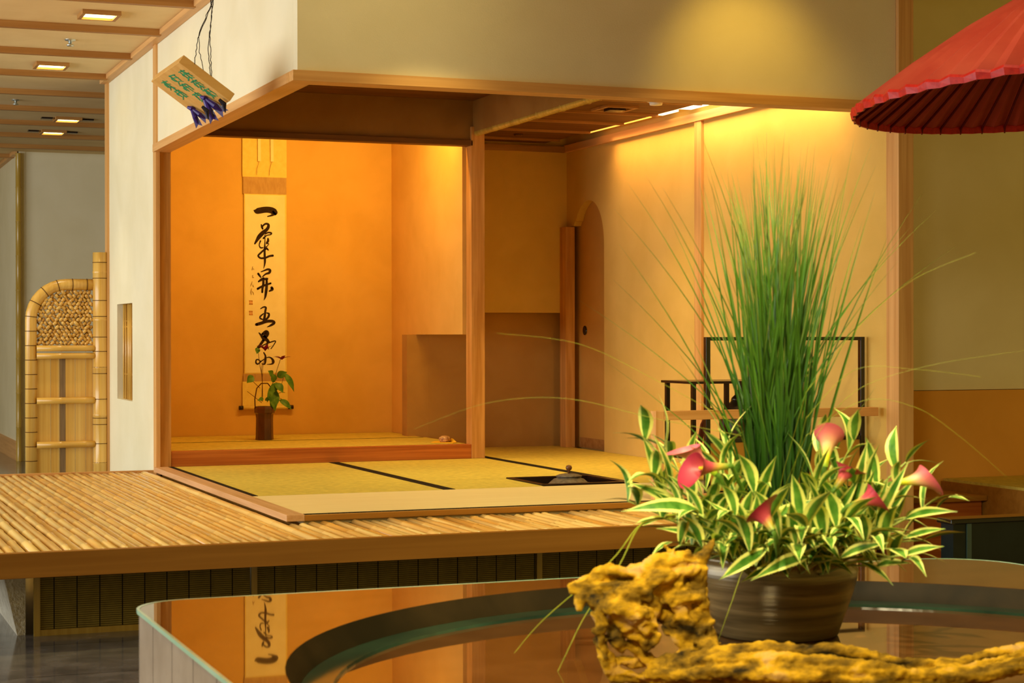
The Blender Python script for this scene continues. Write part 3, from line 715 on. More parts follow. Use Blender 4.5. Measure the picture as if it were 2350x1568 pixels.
def leaf(b, base, tip, wid, nrm, droop=.15, seg=7, fold=.25):
    base = Vector(base); tip = Vector(tip); d = tip - base; L = d.length; s = d.cross(Vector(nrm))
    if s.length < 1e-6: s = d.cross(Vector((1, 0, 0)))
    s.normalize(); n = s.cross(d).normalized(); rows = []
    for i in range(seg + 1):
        t = i / seg; w = wid * (math.sin(PI * min(t * 1.02 + .04, 1)) ** .8) * (1 - .25 * t) if i < seg else 0.0006
        c = base + d * t + n * (math.sin(PI * t) * L * droop) - Vector((0, 0, 1)) * (t * t * L * droop * .5)
        rows.append([b.bm.verts.new(c + s * w * k * .5 + n * abs(k) * w * fold * .5) for k in (-1, -.5, 0, .5, 1)])
    for i in range(seg):
        for k in range(4):
            b.f([rows[i][k], rows[i][k + 1], rows[i + 1][k + 1], rows[i + 1][k]], [(k / 4, i / seg), ((k + 1) / 4, i / seg), ((k + 1) / 4, (i + 1) / seg), (k / 4, (i + 1) / seg)])


for (a, c, w) in (((640, 885), (618, 908), 20), ((636, 900), (622, 945), 26), ((622, 905), (632, 945), 24), ((628, 890), (614, 925), 16), ((585, 868), (569, 882), 20), ((640, 870), (660, 858), 20), ((655, 862), (676, 902), 18),
                  ((632, 882), (625, 860), 20), ((645, 922), (670, 942), 18), ((595, 805), (592, 818), 14), ((636, 885), (650, 905), 22), ((628, 868), (616, 855), 18), ((608, 918), (592, 922), 10), ((612, 922), (625, 916), 10)):
    b = B(); leaf(b, px(*a, -.015), px(*c, -.03 - rnd.random() * .02), w * .0027, (.2, -1, .4), .1); b.build('leaf', leaf_g, fl, smooth=True)
for (cu, cv, tilt) in ((612, 808, 1.0), (650, 828, .35)):
    b = B(); c = px(cu, cv + 4, -.02)
    for kk in range(7):
        a = 2 * PI * kk / 7 + .3; dv = Vector((math.cos(a), math.sin(a) * .6, .15 + tilt * .5)).normalized() * .062
        leaf(b, c, c + dv, .026, (0, 0, 1), .08, 5)
    b.build('purple_bloom', petal_p, fl, smooth=True)
# incense box on yellow paper
yp = B(); kz = S(-.637) + .0015
yp.prism([(3.50, 10.15), (3.60, 10.05), (3.655, 10.12), (3.655, 10.27), (3.56, 10.26)], lambda a, c: Vector((a, c, kz)), lambda a, c: Vector((a, c, kz + .002)))
yp.prism([(3.60, 10.20), (3.655, 10.13), (3.656, 10.26)], lambda a, c: Vector((a, c, kz + .002)), lambda a, c: Vector((3.62 + (a - 3.62) * .6, 10.2 + (c - 10.2) * .6, kz + .022)))
tag(yp.build('folded_paper', yellowp), 'folded yellow paper on the alcove mat under the small incense box', 'paper')
ib = thing('incense_box', (3.595, 10.17, kz + .002), 'small round glossy incense box on the yellow paper', 'incense box')
B().lathe([(0, 0), (.026, 0), (.036, .010), (.037, .014), (0, .014)], (3.595, 10.17, kz + .0025), 32).build('base', shellm, ib, smooth=True)
B().lathe([(0, .0142), (.0375, .0142), (.034, .026), (.022, .035), (.008, .038), (0, .038)], (3.595, 10.17, kz + .0025), 32).build('lid', shellm, ib, smooth=True)

# ---------------------------------------------------------------- rail, screen and tea shelf
rl = thing('low_wooden_rail', (4.05, 7.12, S(-.72)), 'low pale wooden rail on one leg meeting the right post', 'rail')
bx(3.485, 3.525, 7.11, 7.16, S(-.7185), S(-.332)).build('leg', woodz, rl, bevel=.0015)
bx(3.5255, 4.618, 7.11, 7.16, S(-.372), S(-.3325)).build('top_bar', woodx, rl, bevel=.0015)
bx(3.5255, 3.9, 7.115, 7.155, S(-.7185), S(-.70)).build('foot_bar', woodx, rl, bevel=.0015)
fs = thing('folding_screen', (4.2, 7.25, S(-.7185)), 'low black-framed screen with an open top and a gold lower panel', 'screen')
zb = S(-.7175)
for (x0, x1, lab) in ((3.80, 3.822, 0), (4.628 - .022, 4.628, 1)): bx(x0, x1, 7.24, 7.265, zb, zb + .708).build('upright', black, fs, bevel=.001)
bx(3.822, 4.606, 7.243, 7.262, zb + .692, zb + .708).build('top_bar', black, fs)
bx(3.822, 4.606, 7.243, 7.262, zb + .232, zb + .250).build('middle_bar', black, fs)
bx(3.822, 4.606, 7.243, 7.262, zb, zb + .016).build('bottom_bar', black, fs)
bx(3.822, 4.606, 7.249, 7.256, zb + .016, zb + .232).build('lower_panel', goldp, fs)
ts = thing('tea_shelf', (4.23, 7.95, S(-.7185)), 'small dark lacquered tea stand behind the screen', 'stand')
for x, y in ((4.02, 7.80), (4.20, 7.80), (4.43, 7.80), (4.02, 8.08), (4.43, 8.08)): bx(x, x + .02, y, y + .02, S(-.7185), S(-.236)).build('leg', blackm, ts)
bx(4.005, 4.465, 7.79, 8.11, S(-.236), S(-.224)).build('top_board', blackm, ts)
bx(4.005, 4.465, 7.79, 8.11, S(-.60), S(-.588)).build('lower_board', blackm, ts)
wj = thing('water_jar', (4.35, 7.95, S(-.588)), 'dark brown lidded jar on the tea stand', 'jar')
B().lathe([(0, 0), (.06, 0), (.085, .04), (.09, .15), (.08, .19), (.055, .235), (.03, .26), (0, .26)], (4.345, 7.95, S(-.587)), 32).build('body', mat('dark_bronze', (62, 40, 16), (40, 30, 14), .35, .5, (20, 20, 20)), wj, smooth=True)
B().lathe([(0, .26), (.032, .26), (.028, .275), (.012, .29), (.012, .31), (0, .315)], (4.345, 7.95, S(-.587)), 32).build('lid', blackm, wj, smooth=True)
fan = B().prism([(0, 0), (.018, 0), (.05, .13), (.095, .225), (.075, .23), (.03, .15)], lambda a, c: Vector((4.055 + a, 7.83, S(-.583) + c)), lambda a, c: Vector((4.055 + a, 7.845, S(-.583) + c)))
tag(fan.build('wooden_fan_board', mat('dark_red_wood', (70, 26, 14), None, .4, .4)), 'slanted dark reddish wooden piece leaning on the tea stand', 'utensil')
tr = thing('black_tray', (4.35, 7.42, S(-.7185)), 'glossy black box on short feet behind the gold screen panel', 'tray')
B().box(4.18, 4.61, 7.36, 7.56, S(-.52), S(-.47)).build('tray_top', black, tr, bevel=.004)
for x in (4.20, 4.57):
    for y in (7.38, 7.52): bx(x, x + .02, y, y + .02, S(-.7185), S(-.52)).build('foot', black, tr)

# ---------------------------------------------------------------- room to the right
st('wall_right_room', bx(4.7505, 9, 7.60, 7.68, S(-.275), ZC + .5), plaster, 'shaded plaster wall right of the tall post')
st('wall_right_wainscot', bx(4.70, 9, 7.585, 7.68, 0, S(-.278)), wainm, 'brown lower part of the wall right of the tall post')
bn = thing('raised_mat_bench', (6, 7.2, 0), 'raised bench with a tatami top at the right edge, against the brown wall', 'bench')
bx(5.30, 8.5, 6.2, 7.58, S(-.725), S(-.712)).build('mat_top', taty, bn)
bx(5.285, 8.52, 6.15, 7.584, S(-.90), S(-.725)).build('side_board', fasc, bn, bevel=.002)
bx(5.34, 8.5, 6.25, 7.5, 0, S(-.90)).build('base', batt, bn)
sp = thing('wooden_step', (5.0, 7.4, 0), 'small brown wooden step between the tall post and the bench', 'step')
bx(4.745, 5.28, 7.2, 7.58, S(-.79), S(-.765)).build('tread', fasc, sp); bx(4.76, 5.27, 7.23, 7.58, 0, S(-.79)).build('riser', kama, sp)
p0 = at(2166, 1190, 7.0)
bt = thing('black_lacquer_cabinet', (p0.x + .7, p0.y - .1, 0), 'glossy black low cabinet below the bench at the right edge', 'cabinet')
bx(p0.x, p0.x + 1.6, p0.y - .05, p0.y + .05, p0.z - .02, p0.z).build('top_slab', black, bt, bevel=.004)
bx(p0.x + .015, p0.x + 1.55, p0.y - .04, p0.y + .04, 0, p0.z - .02).build('body', bluesk, bt)
bx(p0.x + .075, p0.x + .095, p0.y - .046, p0.y - .04, 0, p0.z - .02).build('edge_strip', mat('grey_green_strip', (70, 92, 84), None, .3, .5), bt)

# ---------------------------------------------------------------- hanging sign
e1 = Vector((.822, .037, -.568)).normalized(); e3 = Vector((.563, .103, .82)); e3 = (e3 - e1 * e3.dot(e1)).normalized(); e2 = e3.cross(e1)
DS = 7.15; kpx = DS / FPX
Bc = at(410, 143, DS)
LA, LB, LC = .251, .402, .0377
sg = thing('hanging_sign', Bc, 'tilted wooden sign with green carved characters hung by wires from the ceiling', 'sign')


def sp_(a, b_, c_=0): return Bc + e1 * (a * LA) + e2 * (b_ * LB) + e3 * (c_ * LC)


b = B(); v = [b.bm.verts.new(sp_(x_, y_, z_)) for x_ in (0, 1) for y_ in (0, 1) for z_ in (0, 1)]
for q in ((0, 1, 3, 2), (4, 6, 7, 5), (0, 4, 5, 1), (2, 3, 7, 6), (0, 2, 6, 4), (1, 5, 7, 3)): b.f([v[i] for i in q])
b.build('board', signw, sg, bevel=.002)
# characters written down the long way, three columns (traced strokes in board space, 0..1000)
b = B()
cols = {.16: .0, .45: -.04, .74: -.02}
r2 = random.Random(3)
for cb, sh in cols.items():
    n = 3 if cb != .74 else 2
    for k_ in range(n):
        a0 = .14 + sh + k_ * .235
        st_ = [[(-.07, .02, .02), (.07, .0, .02)], [(0, -.01, .018), (-.01, .2, .02)], [(-.07, .09, .02), (.06, .06, .022), (.07, .12, .012)], [(-.06, .2, .014), (.0, .15, .02), (.08, .2, .014)], [(-.05, .03, .016), (-.07, .17, .018)], [(.05, .02, .016), (.06, .15, .02)]]
        for s_ in st_:
            if r2.random() < .12: continue
            jj = [(x_ + r2.uniform(-.02, .02), y_ + r2.uniform(-.01, .01), w_ * r2.uniform(.8, 1.5)) for x_, y_, w_ in s_]
            brush(b, [((cb + x_) * 1000, (a0 + y_) * 1000, w_ * 1000) for x_, y_, w_ in jj], lambda x_, y_: sp_(y_ / 1000, x_ / 1000, -.04), 0)
b.build('green_characters', teal, sg)
# ribbons at the lower edge
for i, (bb_, s_) in enumerate(((.33, 1.15), (.84, .9))):
    b = B(); c0 = sp_(.72 if i == 0 else .76, bb_, -.25); dn = Vector((0, 0, -1)); rt = RT
    for (o1, o2) in (((-.004, .0), (.035 * s_, -.085 * s_)), ((.004, 0), (.075 * s_, -.055 * s_))):
        a1 = c0 - FW * .004; tip = c0 + rt * o2[0] + Vector((0, 0, o2[1])) + e2 * (.0)
        w = .016 * s_; nn = (tip - a1).cross(FW).normalized() * w
        pts_ = [a1 - nn * .5, a1 + nn * .5, tip + nn, tip + (a1 - tip) * .14, tip - nn]
        b.prism([(k_, 0) for k_ in range(5)], lambda k_, _: pts_[k_] + FW * .001, lambda k_, _: pts_[k_] - FW * .001 + Vector((0, 0, 0)))
        mid = a1.lerp(tip, .5); b.tube([a1, mid - FW * .012, tip + (a1 - tip) * .2], [.006, .011 * s_, .004], 8)
    b.tube([c0 - rt * .016 + Vector((0, 0, .006)), c0 - FW * .008, c0 + rt * .014 - Vector((0, 0, .004))], [.006, .010, .006], 10)
    b.build('purple_ribbon', purple, sg, smooth=False)
for (u, v_) in ((478, 262), (517, 246)):
    b = B(); p = at(u, v_, DS + .10); b.tube([p + Vector((-.025, 0, .03)), p + Vector((-.005, 0, .012)), p + Vector((0, 0, -.022))], [.006, .011, .002], 7); b.build('ribbon_tail', mat('dark_ribbon', (20, 14, 30), None, .5, .3), sg)
hang = at(488, -60, DS); b = B()


def twine(b, pts, r, amp):
    P = [Vector(p) for p in pts]; out = []
    for a, c in zip(P, P[1:]):
        n_ = max(3, int((c - a).length / .012))
        for i in range(n_): out.append(a.lerp(c, i / n_) + Vector((rnd.uniform(-1, 1), rnd.uniform(-1, 1), 0)) * amp)
    b.tube(out + [P[-1]], r, 6)


top = Vector((hang.x, hang.y, ZC))
for pts_ in ((sp_(.22, 0, .9), at(454, 88, DS), at(484, 15, DS), top), (sp_(.42, .02, .9), at(458, 120, DS), at(457, 75, DS), at(485, 8, DS), top), (sp_(.56, .02, .9), at(482, 82, DS), at(487, 20, DS), top), (sp_(.57, .05, .9), at(477, 110, DS), at(489, 10, DS), top)):
    twine(b, pts_, .0016, .0022)
b.build('twisted_wires', wire, sg)

# ---------------------------------------------------------------- paper parasol
UC = at(2491, 207, 6.3); UR = .80
ub = thing('paper_parasol', (UC.x, UC.y, 0), 'large red pleated paper parasol at the upper right', 'parasol')
ub.rotation_euler = (0, 0, 0)
tilt = Matrix.Rotation(math.radians(-3.6), 3, FW) @ Matrix.Rotation(math.radians(-1.6), 3, RT)
NR = 54; uo = UC


def um(r, a, z): return uo + tilt @ Vector((r * math.cos(a), r * math.sin(a), z))


def ux(r): return .43 * (1 - r / UR) + .03 * math.sin(PI * r / UR)


b = B(); rings = []
RS = (.03, .2, .4, .6, .74, UR)
for r in RS:
    rings.append([b.bm.verts.new(um(r * (1 if k_ % 2 == 0 else .985), PI * k_ / NR, ux(r) + (.0 if k_ % 2 == 0 else -.010 * r / UR))) for k_ in range(2 * NR)])
for a, c in zip(rings, rings[1:]):
    for k_ in range(2 * NR): b.f([a[k_], a[(k_ + 1) % (2 * NR)], c[(k_ + 1) % (2 * NR)], c[k_]])
b.build('pleated_canopy', redp, ub)
b = B(); rings = []
for r, z in ((UR + .001, .003), (UR + .006, -.006), (UR + .002, -.03), (UR - .004, -.03), (UR - .004, -.002)):
    rings.append([b.bm.verts.new(um(r * (1 if k_ % 2 == 0 else .990), PI * k_ / NR, z + (0 if k_ % 2 == 0 else -.009 if z > -.02 else -.003))) for k_ in range(2 * NR)])
for a, c in zip(rings, rings[1:]):
    for k_ in range(2 * NR): b.f([a[k_], a[(k_ + 1) % (2 * NR)], c[(k_ + 1) % (2 * NR)], c[k_]])
b.build('rim_band', redrim, ub)
for k_ in range(NR):
    a = 2 * PI * k_ / NR; b = B(); b.tube([um(.05, a, ux(.05) - .03), um(.4, a, ux(.4) - .014), um(UR - .006, a, -.012), um(UR - .001, a, -.034)], [.004, .005, .005, .003], 5); b.build('rib', darkred, ub)
B().lathe([(0, .52), (.02, .5), (.035, .46), (.05, .42), (.03, .36), (0, .34)], uo, 20, tilt).build('cap', black, ub, smooth=True)
b = B(); ax = tilt @ Vector((0, 0, 1)); b.tube([uo + ax * .40, uo - ax * (uo.z / ax.z)], .018, 12); b.build('pole', bamo, ub, smooth=True)
B().lathe([(0, 0), (.17, 0), (.17, .03), (.05, .06), (.03, .12), (0, .12)], (uo - ax * (uo.z / ax.z)), 32).build('stand_foot', black, ub, smooth=True)

# ---------------------------------------------------------------- stone and glass table
TZ = S(-.64)
tb = thing('display_table', (1.95, 3.2, 0), 'wide low polished table with a green glass edge and a round sunken centre', 'table')


def rrect(x0, x1, y0, y1, r, n=8, off=0):
    o = []
    for cxx, cyy, a0 in ((x1 - r[0], y1 - r[0], 0), (x0 + r[1], y1 - r[1], PI / 2), (x0 + r[2], y0 + r[2], PI), (x1 - r[3], y0 + r[3], 1.5 * PI)):
        rr_ = r[(0, 1, 2, 3)[int(round(a0 / (PI / 2)))]]
        for i in range(n + 1):
            a = a0 + PI / 2 * i / n; o.append((cxx + (rr_ - off) * math.cos(a), cyy + (rr_ - off) * math.sin(a)))
    return o


TC = Vector((1.96, 3.12)); TR = 1.12
out = rrect(.75, 3.17, 1.6, 4.385, (.22, .14, .1, .1))
b = B(); nseg = 96
ang = [2 * PI * i / nseg for i in range(nseg)]


def ray_out(a, poly):
    d_ = Vector((math.cos(a), math.sin(a))); best = 9
    for i in range(len(poly)):
        p, q = Vector(poly[i]), Vector(poly[(i + 1) % len(poly)]); e = q - p; den = d_.x * e.y - d_.y * e.x
        if abs(den) < 1e-9: continue
        w = p - TC; t_ = (w.x * e.y - w.y * e.x) / den; s2 = (w.x * d_.y - w.y * d_.x) / den
        if t_ > 0 and -1e-6 <= s2 <= 1 + 1e-6: best = min(best, t_)
    return TC + d_ * best


ang = sorted(set(ang + [math.atan2(p[1] - TC.y, p[0] - TC.x) % (2 * PI) for p in out])); nseg = len(ang)
O = [ray_out(a, out) for a in ang]; I = [TC + Vector((math.cos(a), math.sin(a))) * min(TR, (o - TC).length - .03) for a, o in zip(ang, O)]
vo = [b.bm.verts.new((p.x, p.y, TZ)) for p in O]; vi = [b.bm.verts.new((p.x, p.y, TZ)) for p in I]
vo2 = [b.bm.verts.new((p.x, p.y, TZ - .03)) for p in O]; vi2 = [b.bm.verts.new((p.x, p.y, TZ - .03)) for p in I]
for i in range(nseg):
    j = (i + 1) % nseg
    b.f([vo[i], vo[j], vi[j], vi[i]]); b.f([vo2[i], vi2[i], vi2[j], vo2[j]]); b.f([vo[i], vo2[i], vo2[j], vo[j]]); b.f([vi[i], vi[j], vi2[j], vi2[i]])
b.build('polished_top', tabst, tb)
b = B(); W = [[], [], [], []]
for a, p in zip(ang, I):
    d_ = (p - TC).normalized(); R_ = (p - TC).length
    for row, (rr_, z) in zip(W, ((R_ + .0, TZ - .001), (R_ - .012, TZ - .024), (R_ - .026, TZ - .046), (R_ - .027, TZ - .050))): row.append(b.bm.verts.new((TC.x + d_.x * rr_, TC.y + d_.y * rr_, z)))
for r1, r2_ in zip(W, W[1:]):
    for i in range(nseg): b.f([r1[i], r1[(i + 1) % nseg], r2_[(i + 1) % nseg], r2_[i]])
b.build('basin_wall', darkst, tb, smooth=True)
b = B(); W = [[], [], []]
for a, p in zip(ang, I):
    d_ = (p - TC).normalized(); R_ = (p - TC).length
    for row, (rr_, z) in zip(W, ((R_ - .027, TZ - .048), (R_ - .09, TZ - .048), (R_ - .092, TZ - .058))): row.append(b.bm.verts.new((TC.x + d_.x * rr_, TC.y + d_.y * rr_, z)))
for r1, r2_ in zip(W, W[1:]):
    for i in range(nseg): b.f([r1[i], r1[(i + 1) % nseg], r2_[(i + 1) % nseg], r2_[i]])
b.build('glass_ledge', glassd, tb)
b = B(); vv = []
for a, p in zip(ang, I):
    d_ = (p - TC).normalized(); R_ = (p - TC).length - .08; vv.append(b.bm.verts.new((TC.x + d_.x * R_, TC.y + d_.y * R_, TZ - .055)))
ww = [b.bm.verts.new((q.co.x, q.co.y, TZ - .08)) for q in vv]
b.f(vv); b.f(ww[::-1])
for i in range(nseg): b.f([vv[i], ww[i], ww[(i + 1) % nseg], vv[(i + 1) % nseg]])
b.build('basin_floor', tabst, tb)
oute = [(p.x, p.y) for p in O]


def ringwall(o_in, o_out, z0, z1, name, m):
    b = B(); q = [[b.bm.verts.new((TC.x + (p[0] - TC.x) * (1 + k_), TC.y + (p[1] - TC.y) * (1 + k_), z)) for p in oute] for k_, z in ((o_in, z1), (o_out, z1), (o_out, z0), (o_in, z0))]
    for r1, r2_ in zip(q, q[1:] + q[:1]):
        for i in range(nseg): b.f([r1[i], r1[(i + 1) % nseg], r2_[(i + 1) % nseg], r2_[i]])
    return b.build(name, m, tb)


ringwall(.0005, .006, TZ - .009, TZ + .0005, 'glass_edge', glassg)
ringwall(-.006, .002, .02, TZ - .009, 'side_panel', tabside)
ringwall(-.05, -.02, 0, .02, 'plinth', darkst)
BZ = TZ - .055

# ---------------------------------------------------------------- flower arrangement
BC = Vector((2.125, 3.70, BZ))
fa = thing('flower_arrangement', BC, 'wide bronze-glazed bowl planted with tall grass, callas and variegated leaves on the table', 'flower arrangement')
prof = [(0, .0), (.135, 0), (.142, .004), (.158, .05), (.176, .10), (.186, .135), (.188, .155), (.182, .166), (.186, .178), (.190, .184), (.184, .187), (.174, .18), (.168, .15), (0, .14)]
bo = B().lathe(prof, BC, 72).build('bowl', bowlm, fa, smooth=True)
BR = BC + Vector((0, 0, .15))


def cl(u, v, d): return at(u, v, d)


# grass sheaf
gg = []
rg = random.Random(11)
def blade(b, base, tip, w, bow=.0, seg=10, droop=0.0):
    base = Vector(base); tip = Vector(tip); d = tip - base; L = d.length
    ho = Vector((d.x, d.y, 0)); s = Vector((rg.uniform(-1, 1), rg.uniform(-1, 1), 0)); s = (s * .35 + RT).normalized(); rows = []
    for i in range(seg + 1):
        t = i / seg; c = base + Vector((0, 0, d.z)) * t + ho * (t ** (1 + bow)) - Vector((0, 0, droop * L * max(0, t - .45) ** 2 * 3))
        ww_ = w * (1 - .1 * abs(t - .3)) * (1 - t ** 3) + .0004
        rows.append([b.bm.verts.new(c + s * ww_ * k_ * .5 + FW * (.0012 * abs(k_) * -1)) for k_ in (-1, 0, 1)])
    for i in range(seg):
        for k_ in range(2): b.f([rows[i][k_], rows[i][k_ + 1], rows[i + 1][k_ + 1], rows[i + 1][k_]], [(0, i / seg), (1, i / seg), (1, (i + 1) / seg), (0, (i + 1) / seg)])


b = B(); GC = at(1782, 1290, 4.2)
for i in range(230):
    a = rg.uniform(0, 2 * PI); r = .062 * math.sqrt(rg.random()); ba = Vector((GC.x + r * math.cos(a), GC.y + r * math.sin(a), BR.z + .01))
    sp1 = rg.gauss(0, 1); fan_ = max(-2.6, min(2.6, sp1 + (r * math.cos(a)) / .062 * .5))
    tu = 1790 + fan_ * (96 - .05 * 0); tv = 285 + 45 * abs(fan_) ** 1.4 + abs(rg.gauss(0, 230))
    if tv > 950: tv = 950
    blade(b, ba, at(tu, tv, 4.2 + rg.gauss(0, .14)), rg.uniform(.0045, .0078), rg.uniform(.35, 1.1))
for (tu, tv, bw) in ((1410, 480, .9), (1420, 560, .7), (1405, 640, .8), (1440, 420, 1.0), (1330, 690, .9), (1390, 830, .6), (2120, 440, 1.0), (2090, 520, .9), (2200, 560, 1.3), (2010, 380, .6), (2000, 330, .8), (1520, 430, .7), (1600, 290, .8), (1480, 400, .9), (1960, 320, .5), (2060, 600, .9), (2150, 480, 1.2)):
    a = rg.uniform(0, 2 * PI); blade(b, (GC.x + .05 * math.cos(a), GC.y + .05 * math.sin(a), BR.z + .02), at(tu, tv, 4.2 + rg.uniform(-.2, .2)), .0042, bw, 14)
o = b.build('tall_grass', grassm, fa); tag(o, 'dense sheaf of tall upright green grass', kind='stuff')
b = B()
for pts_ in (((1700, 1000), (1500, 960), (1300, 915), (1120, 925), (950, 985)), ((1700, 980), (1500, 870), (1330, 790), (1140, 765)), ((1850, 960), (1960, 850), (2100, 848), (2250, 865)), ((1850, 1000), (1980, 920), (2100, 935), (2200, 1000), (2310, 1095)), ((1860, 1020), (1960, 900), (2130, 840), (2350, 805)),
             ((1540, 1190), (1470, 1205), (1400, 1290), (1250, 1420), (1180, 1500)), ((1560, 1180), (1475, 1200), (1420, 1300), (1345, 1410), (1300, 1500), (1262, 1580)), ((1760, 1240), (1710, 1300), (1680, 1380), (1645, 1480)), ((1850, 900), (1980, 740), (2100, 640), (2240, 580))):
    P = [at(u, v_, 3.84 - .02 * i) for i, (u, v_) in enumerate(pts_)]; sm = []
    for i in range(len(P) - 1):
        p0_, p1_, p2_, p3_ = P[max(i - 1, 0)], P[i], P[i + 1], P[min(i + 2, len(P) - 1)]
        for j in range(6):
            t_ = j / 6; sm.append(.5 * ((2 * p1_) + (p2_ - p0_) * t_ + (2 * p0_ - 5 * p1_ + 4 * p2_ - p3_) * t_ * t_ + (3 * p1_ - p0_ - 3 * p2_ + p3_) * t_ ** 3))
    sm.append(P[-1]); n_ = len(sm)
    root = Vector((GC.x + rg.uniform(-.05, .05), GC.y, BR.z)); sm = [root, root.lerp(sm[0], .5) + Vector((0, 0, .03))] + sm; n_ = len(sm)
    w_ = .0022 if pts_[0][0] in (1540, 1560, 1760) else .0006
    b.tube(sm, [w_ * (1 - .7 * i / n_) for i in range(n_)], 5)
o = b.build('drooping_grass', mat('pale_grass', (150, 150, 40), (128, 136, 34), .5, .3, (20, 20, 20)), fa); tag(o, 'a few thin arching grass blades')

# variegated sprays
rs = random.Random(21)
sprays = [(1480, 1010, 4.00), (1500, 1100, 3.85), (1440, 1150, 3.95), (1520, 1190, 3.8), (1560, 1060, 4.1), (1600, 1180, 3.75), (1560, 1250, 3.72), (1650, 1080, 3.95), (1680, 1180, 3.72), (1700, 1230, 3.72), (1640, 1245, 3.78),
          (1790, 1235, 3.72), (1850, 1210, 3.66), (1880, 1120, 3.85), (1890, 1020, 4.05), (1960, 1010, 4.1), (1960, 1110, 3.85), (1940, 1200, 3.7), (1900, 1235, 3.74), (2020, 1180, 3.8), (2080, 1060, 4.05), (2060, 1120, 3.9),
          (2110, 1180, 3.95), (2150, 1170, 4.1), (2120, 1240, 3.9), (2050, 1260, 3.75), (2070, 1290, 3.8), (1980, 1250, 3.76), (1760, 1200, 3.7), (1830, 1250, 3.7), (1720, 1265, 3.72), (1660, 1000, 4.15), (2000, 1240, 3.7), (1610, 1255, 3.76), (1860, 1260, 3.9), (1730, 1130, 3.8), (1930, 1250, 3.9)]
for (u, v_, dd_) in sprays:
    tip = at(u, v_, dd_); dirh = Vector((tip.x - BR.x, tip.y - BR.y, 0)); root = BR + dirh.normalized() * rs.uniform(.03, .13); root.z = BR.z - .005
    b = B(); P = []
    for i in range(9):
        t_ = i / 8; P.append(root.lerp(tip, t_) + Vector((0, 0, 1)) * (math.sin(PI * t_) * .02))
    b.tube(P, [.004 * (1 - .6 * i / 8) for i in range(9)], 6, uv=True)
    L = (tip - root).length; nl = max(4, int(L / .036))
    for k_ in range(nl):
        t_ = .18 + .82 * k_ / (nl - 1); p = root.lerp(tip, t_) + Vector((0, 0, math.sin(PI * t_) * .02)); ax_ = (tip - root).normalized()
        a = k_ * 2.4 + rs.uniform(-.4, .4); s1 = ax_.cross(Vector((0, 0, 1))).normalized(); s2 = ax_.cross(s1)
        out_ = (s1 * math.cos(a) + s2 * math.sin(a)); ll = rs.uniform(.085, .150) * (1 if t_ < .95 else .9)
        dv = (ax_ * (.75 if t_ < .9 else 1.4) + out_ * .9 + Vector((0, 0, .30))).normalized(); dv.z = dv.z if dv.z > -.15 else dv.z * .3; dv = dv.normalized() * ll
        leaf(b, p, p + dv, rs.uniform(.026, .040), (out_ * .2 + Vector((0, 0, 1))), rs.uniform(.03, .2), 8, rs.uniform(.1, .5))
    b.build('variegated_spray', varieg, fa, smooth=True)


for hl in ([((1610, 1178), (1425, 1158), 40), ((1560, 1172), (1440, 1096), 34), ((1575, 1190), (1500, 1120), 30)], [((1522, 1135), (1474, 998), 34), ((1540, 1125), (1498, 985), 20), ((1560, 1150), (1530, 1080), 22)],
           [((1748, 1262), (1618, 1140), 34), ((1722, 1270), (1640, 1185), 30)], [((1600, 1240), (1506, 1206), 22), ((1680, 1290), (1590, 1215), 28)], [((1740, 1220), (1882, 1128), 34), ((1755, 1215), (1690, 1160), 20)],
           [((1892, 1240), (1880, 1005), 32), ((1900, 1200), (1975, 1080), 32), ((1890, 1190), (1850, 1090), 24)], [((1955, 1190), (1992, 1002), 34), ((1965, 1200), (2050, 1110), 28)], [((2010, 1210), (2086, 1045), 30), ((2030, 1200), (2110, 1075), 26), ((2000, 1190), (2040, 1080), 24)],
           [((2080, 1190), (2198, 1166), 26), ((2075, 1235), (2170, 1212), 26), ((2070, 1275), (2166, 1250), 24)], [((2010, 1300), (2092, 1288), 24), ((1975, 1290), (2050, 1340), 22)], [((1850, 1280), (1722, 1322), 36), ((1760, 1260), (1650, 1330), 36)],
           [((1800, 1250), (1860, 1310), 34), ((1830, 1270), (1960, 1210), 30), ((1850, 1290), (1950, 1290), 26)], [((1700, 1290), (1655, 1215), 30), ((1790, 1300), (1700, 1330), 26)], [((1900, 1250), (2000, 1150), 30), ((1930, 1280), (2040, 1240), 28)]):
    b = B()
    for (a_, c_, w_) in hl:
        dd_ = 3.98 - rs.uniform(0, .28); p = at(a_[0], a_[1], dd_ + .06); t2 = at(c_[0], c_[1], dd_ - .03)
        leaf(b, p, t2, w_ * .00092, (rs.uniform(-.3, .3) - FW.x, -FW.y, .5), rs.uniform(.02, .16), 10, rs.uniform(.1, .5))
        root = BR + (p - BR) * .35; root.z = BR.z + .005; b.tube([root, root.lerp(p, .5) + Vector((0, 0, .01)), p], [.003, .0026, .002], 6, uv=True)
    b.build('variegated_spray', varieg, fa, smooth=True)


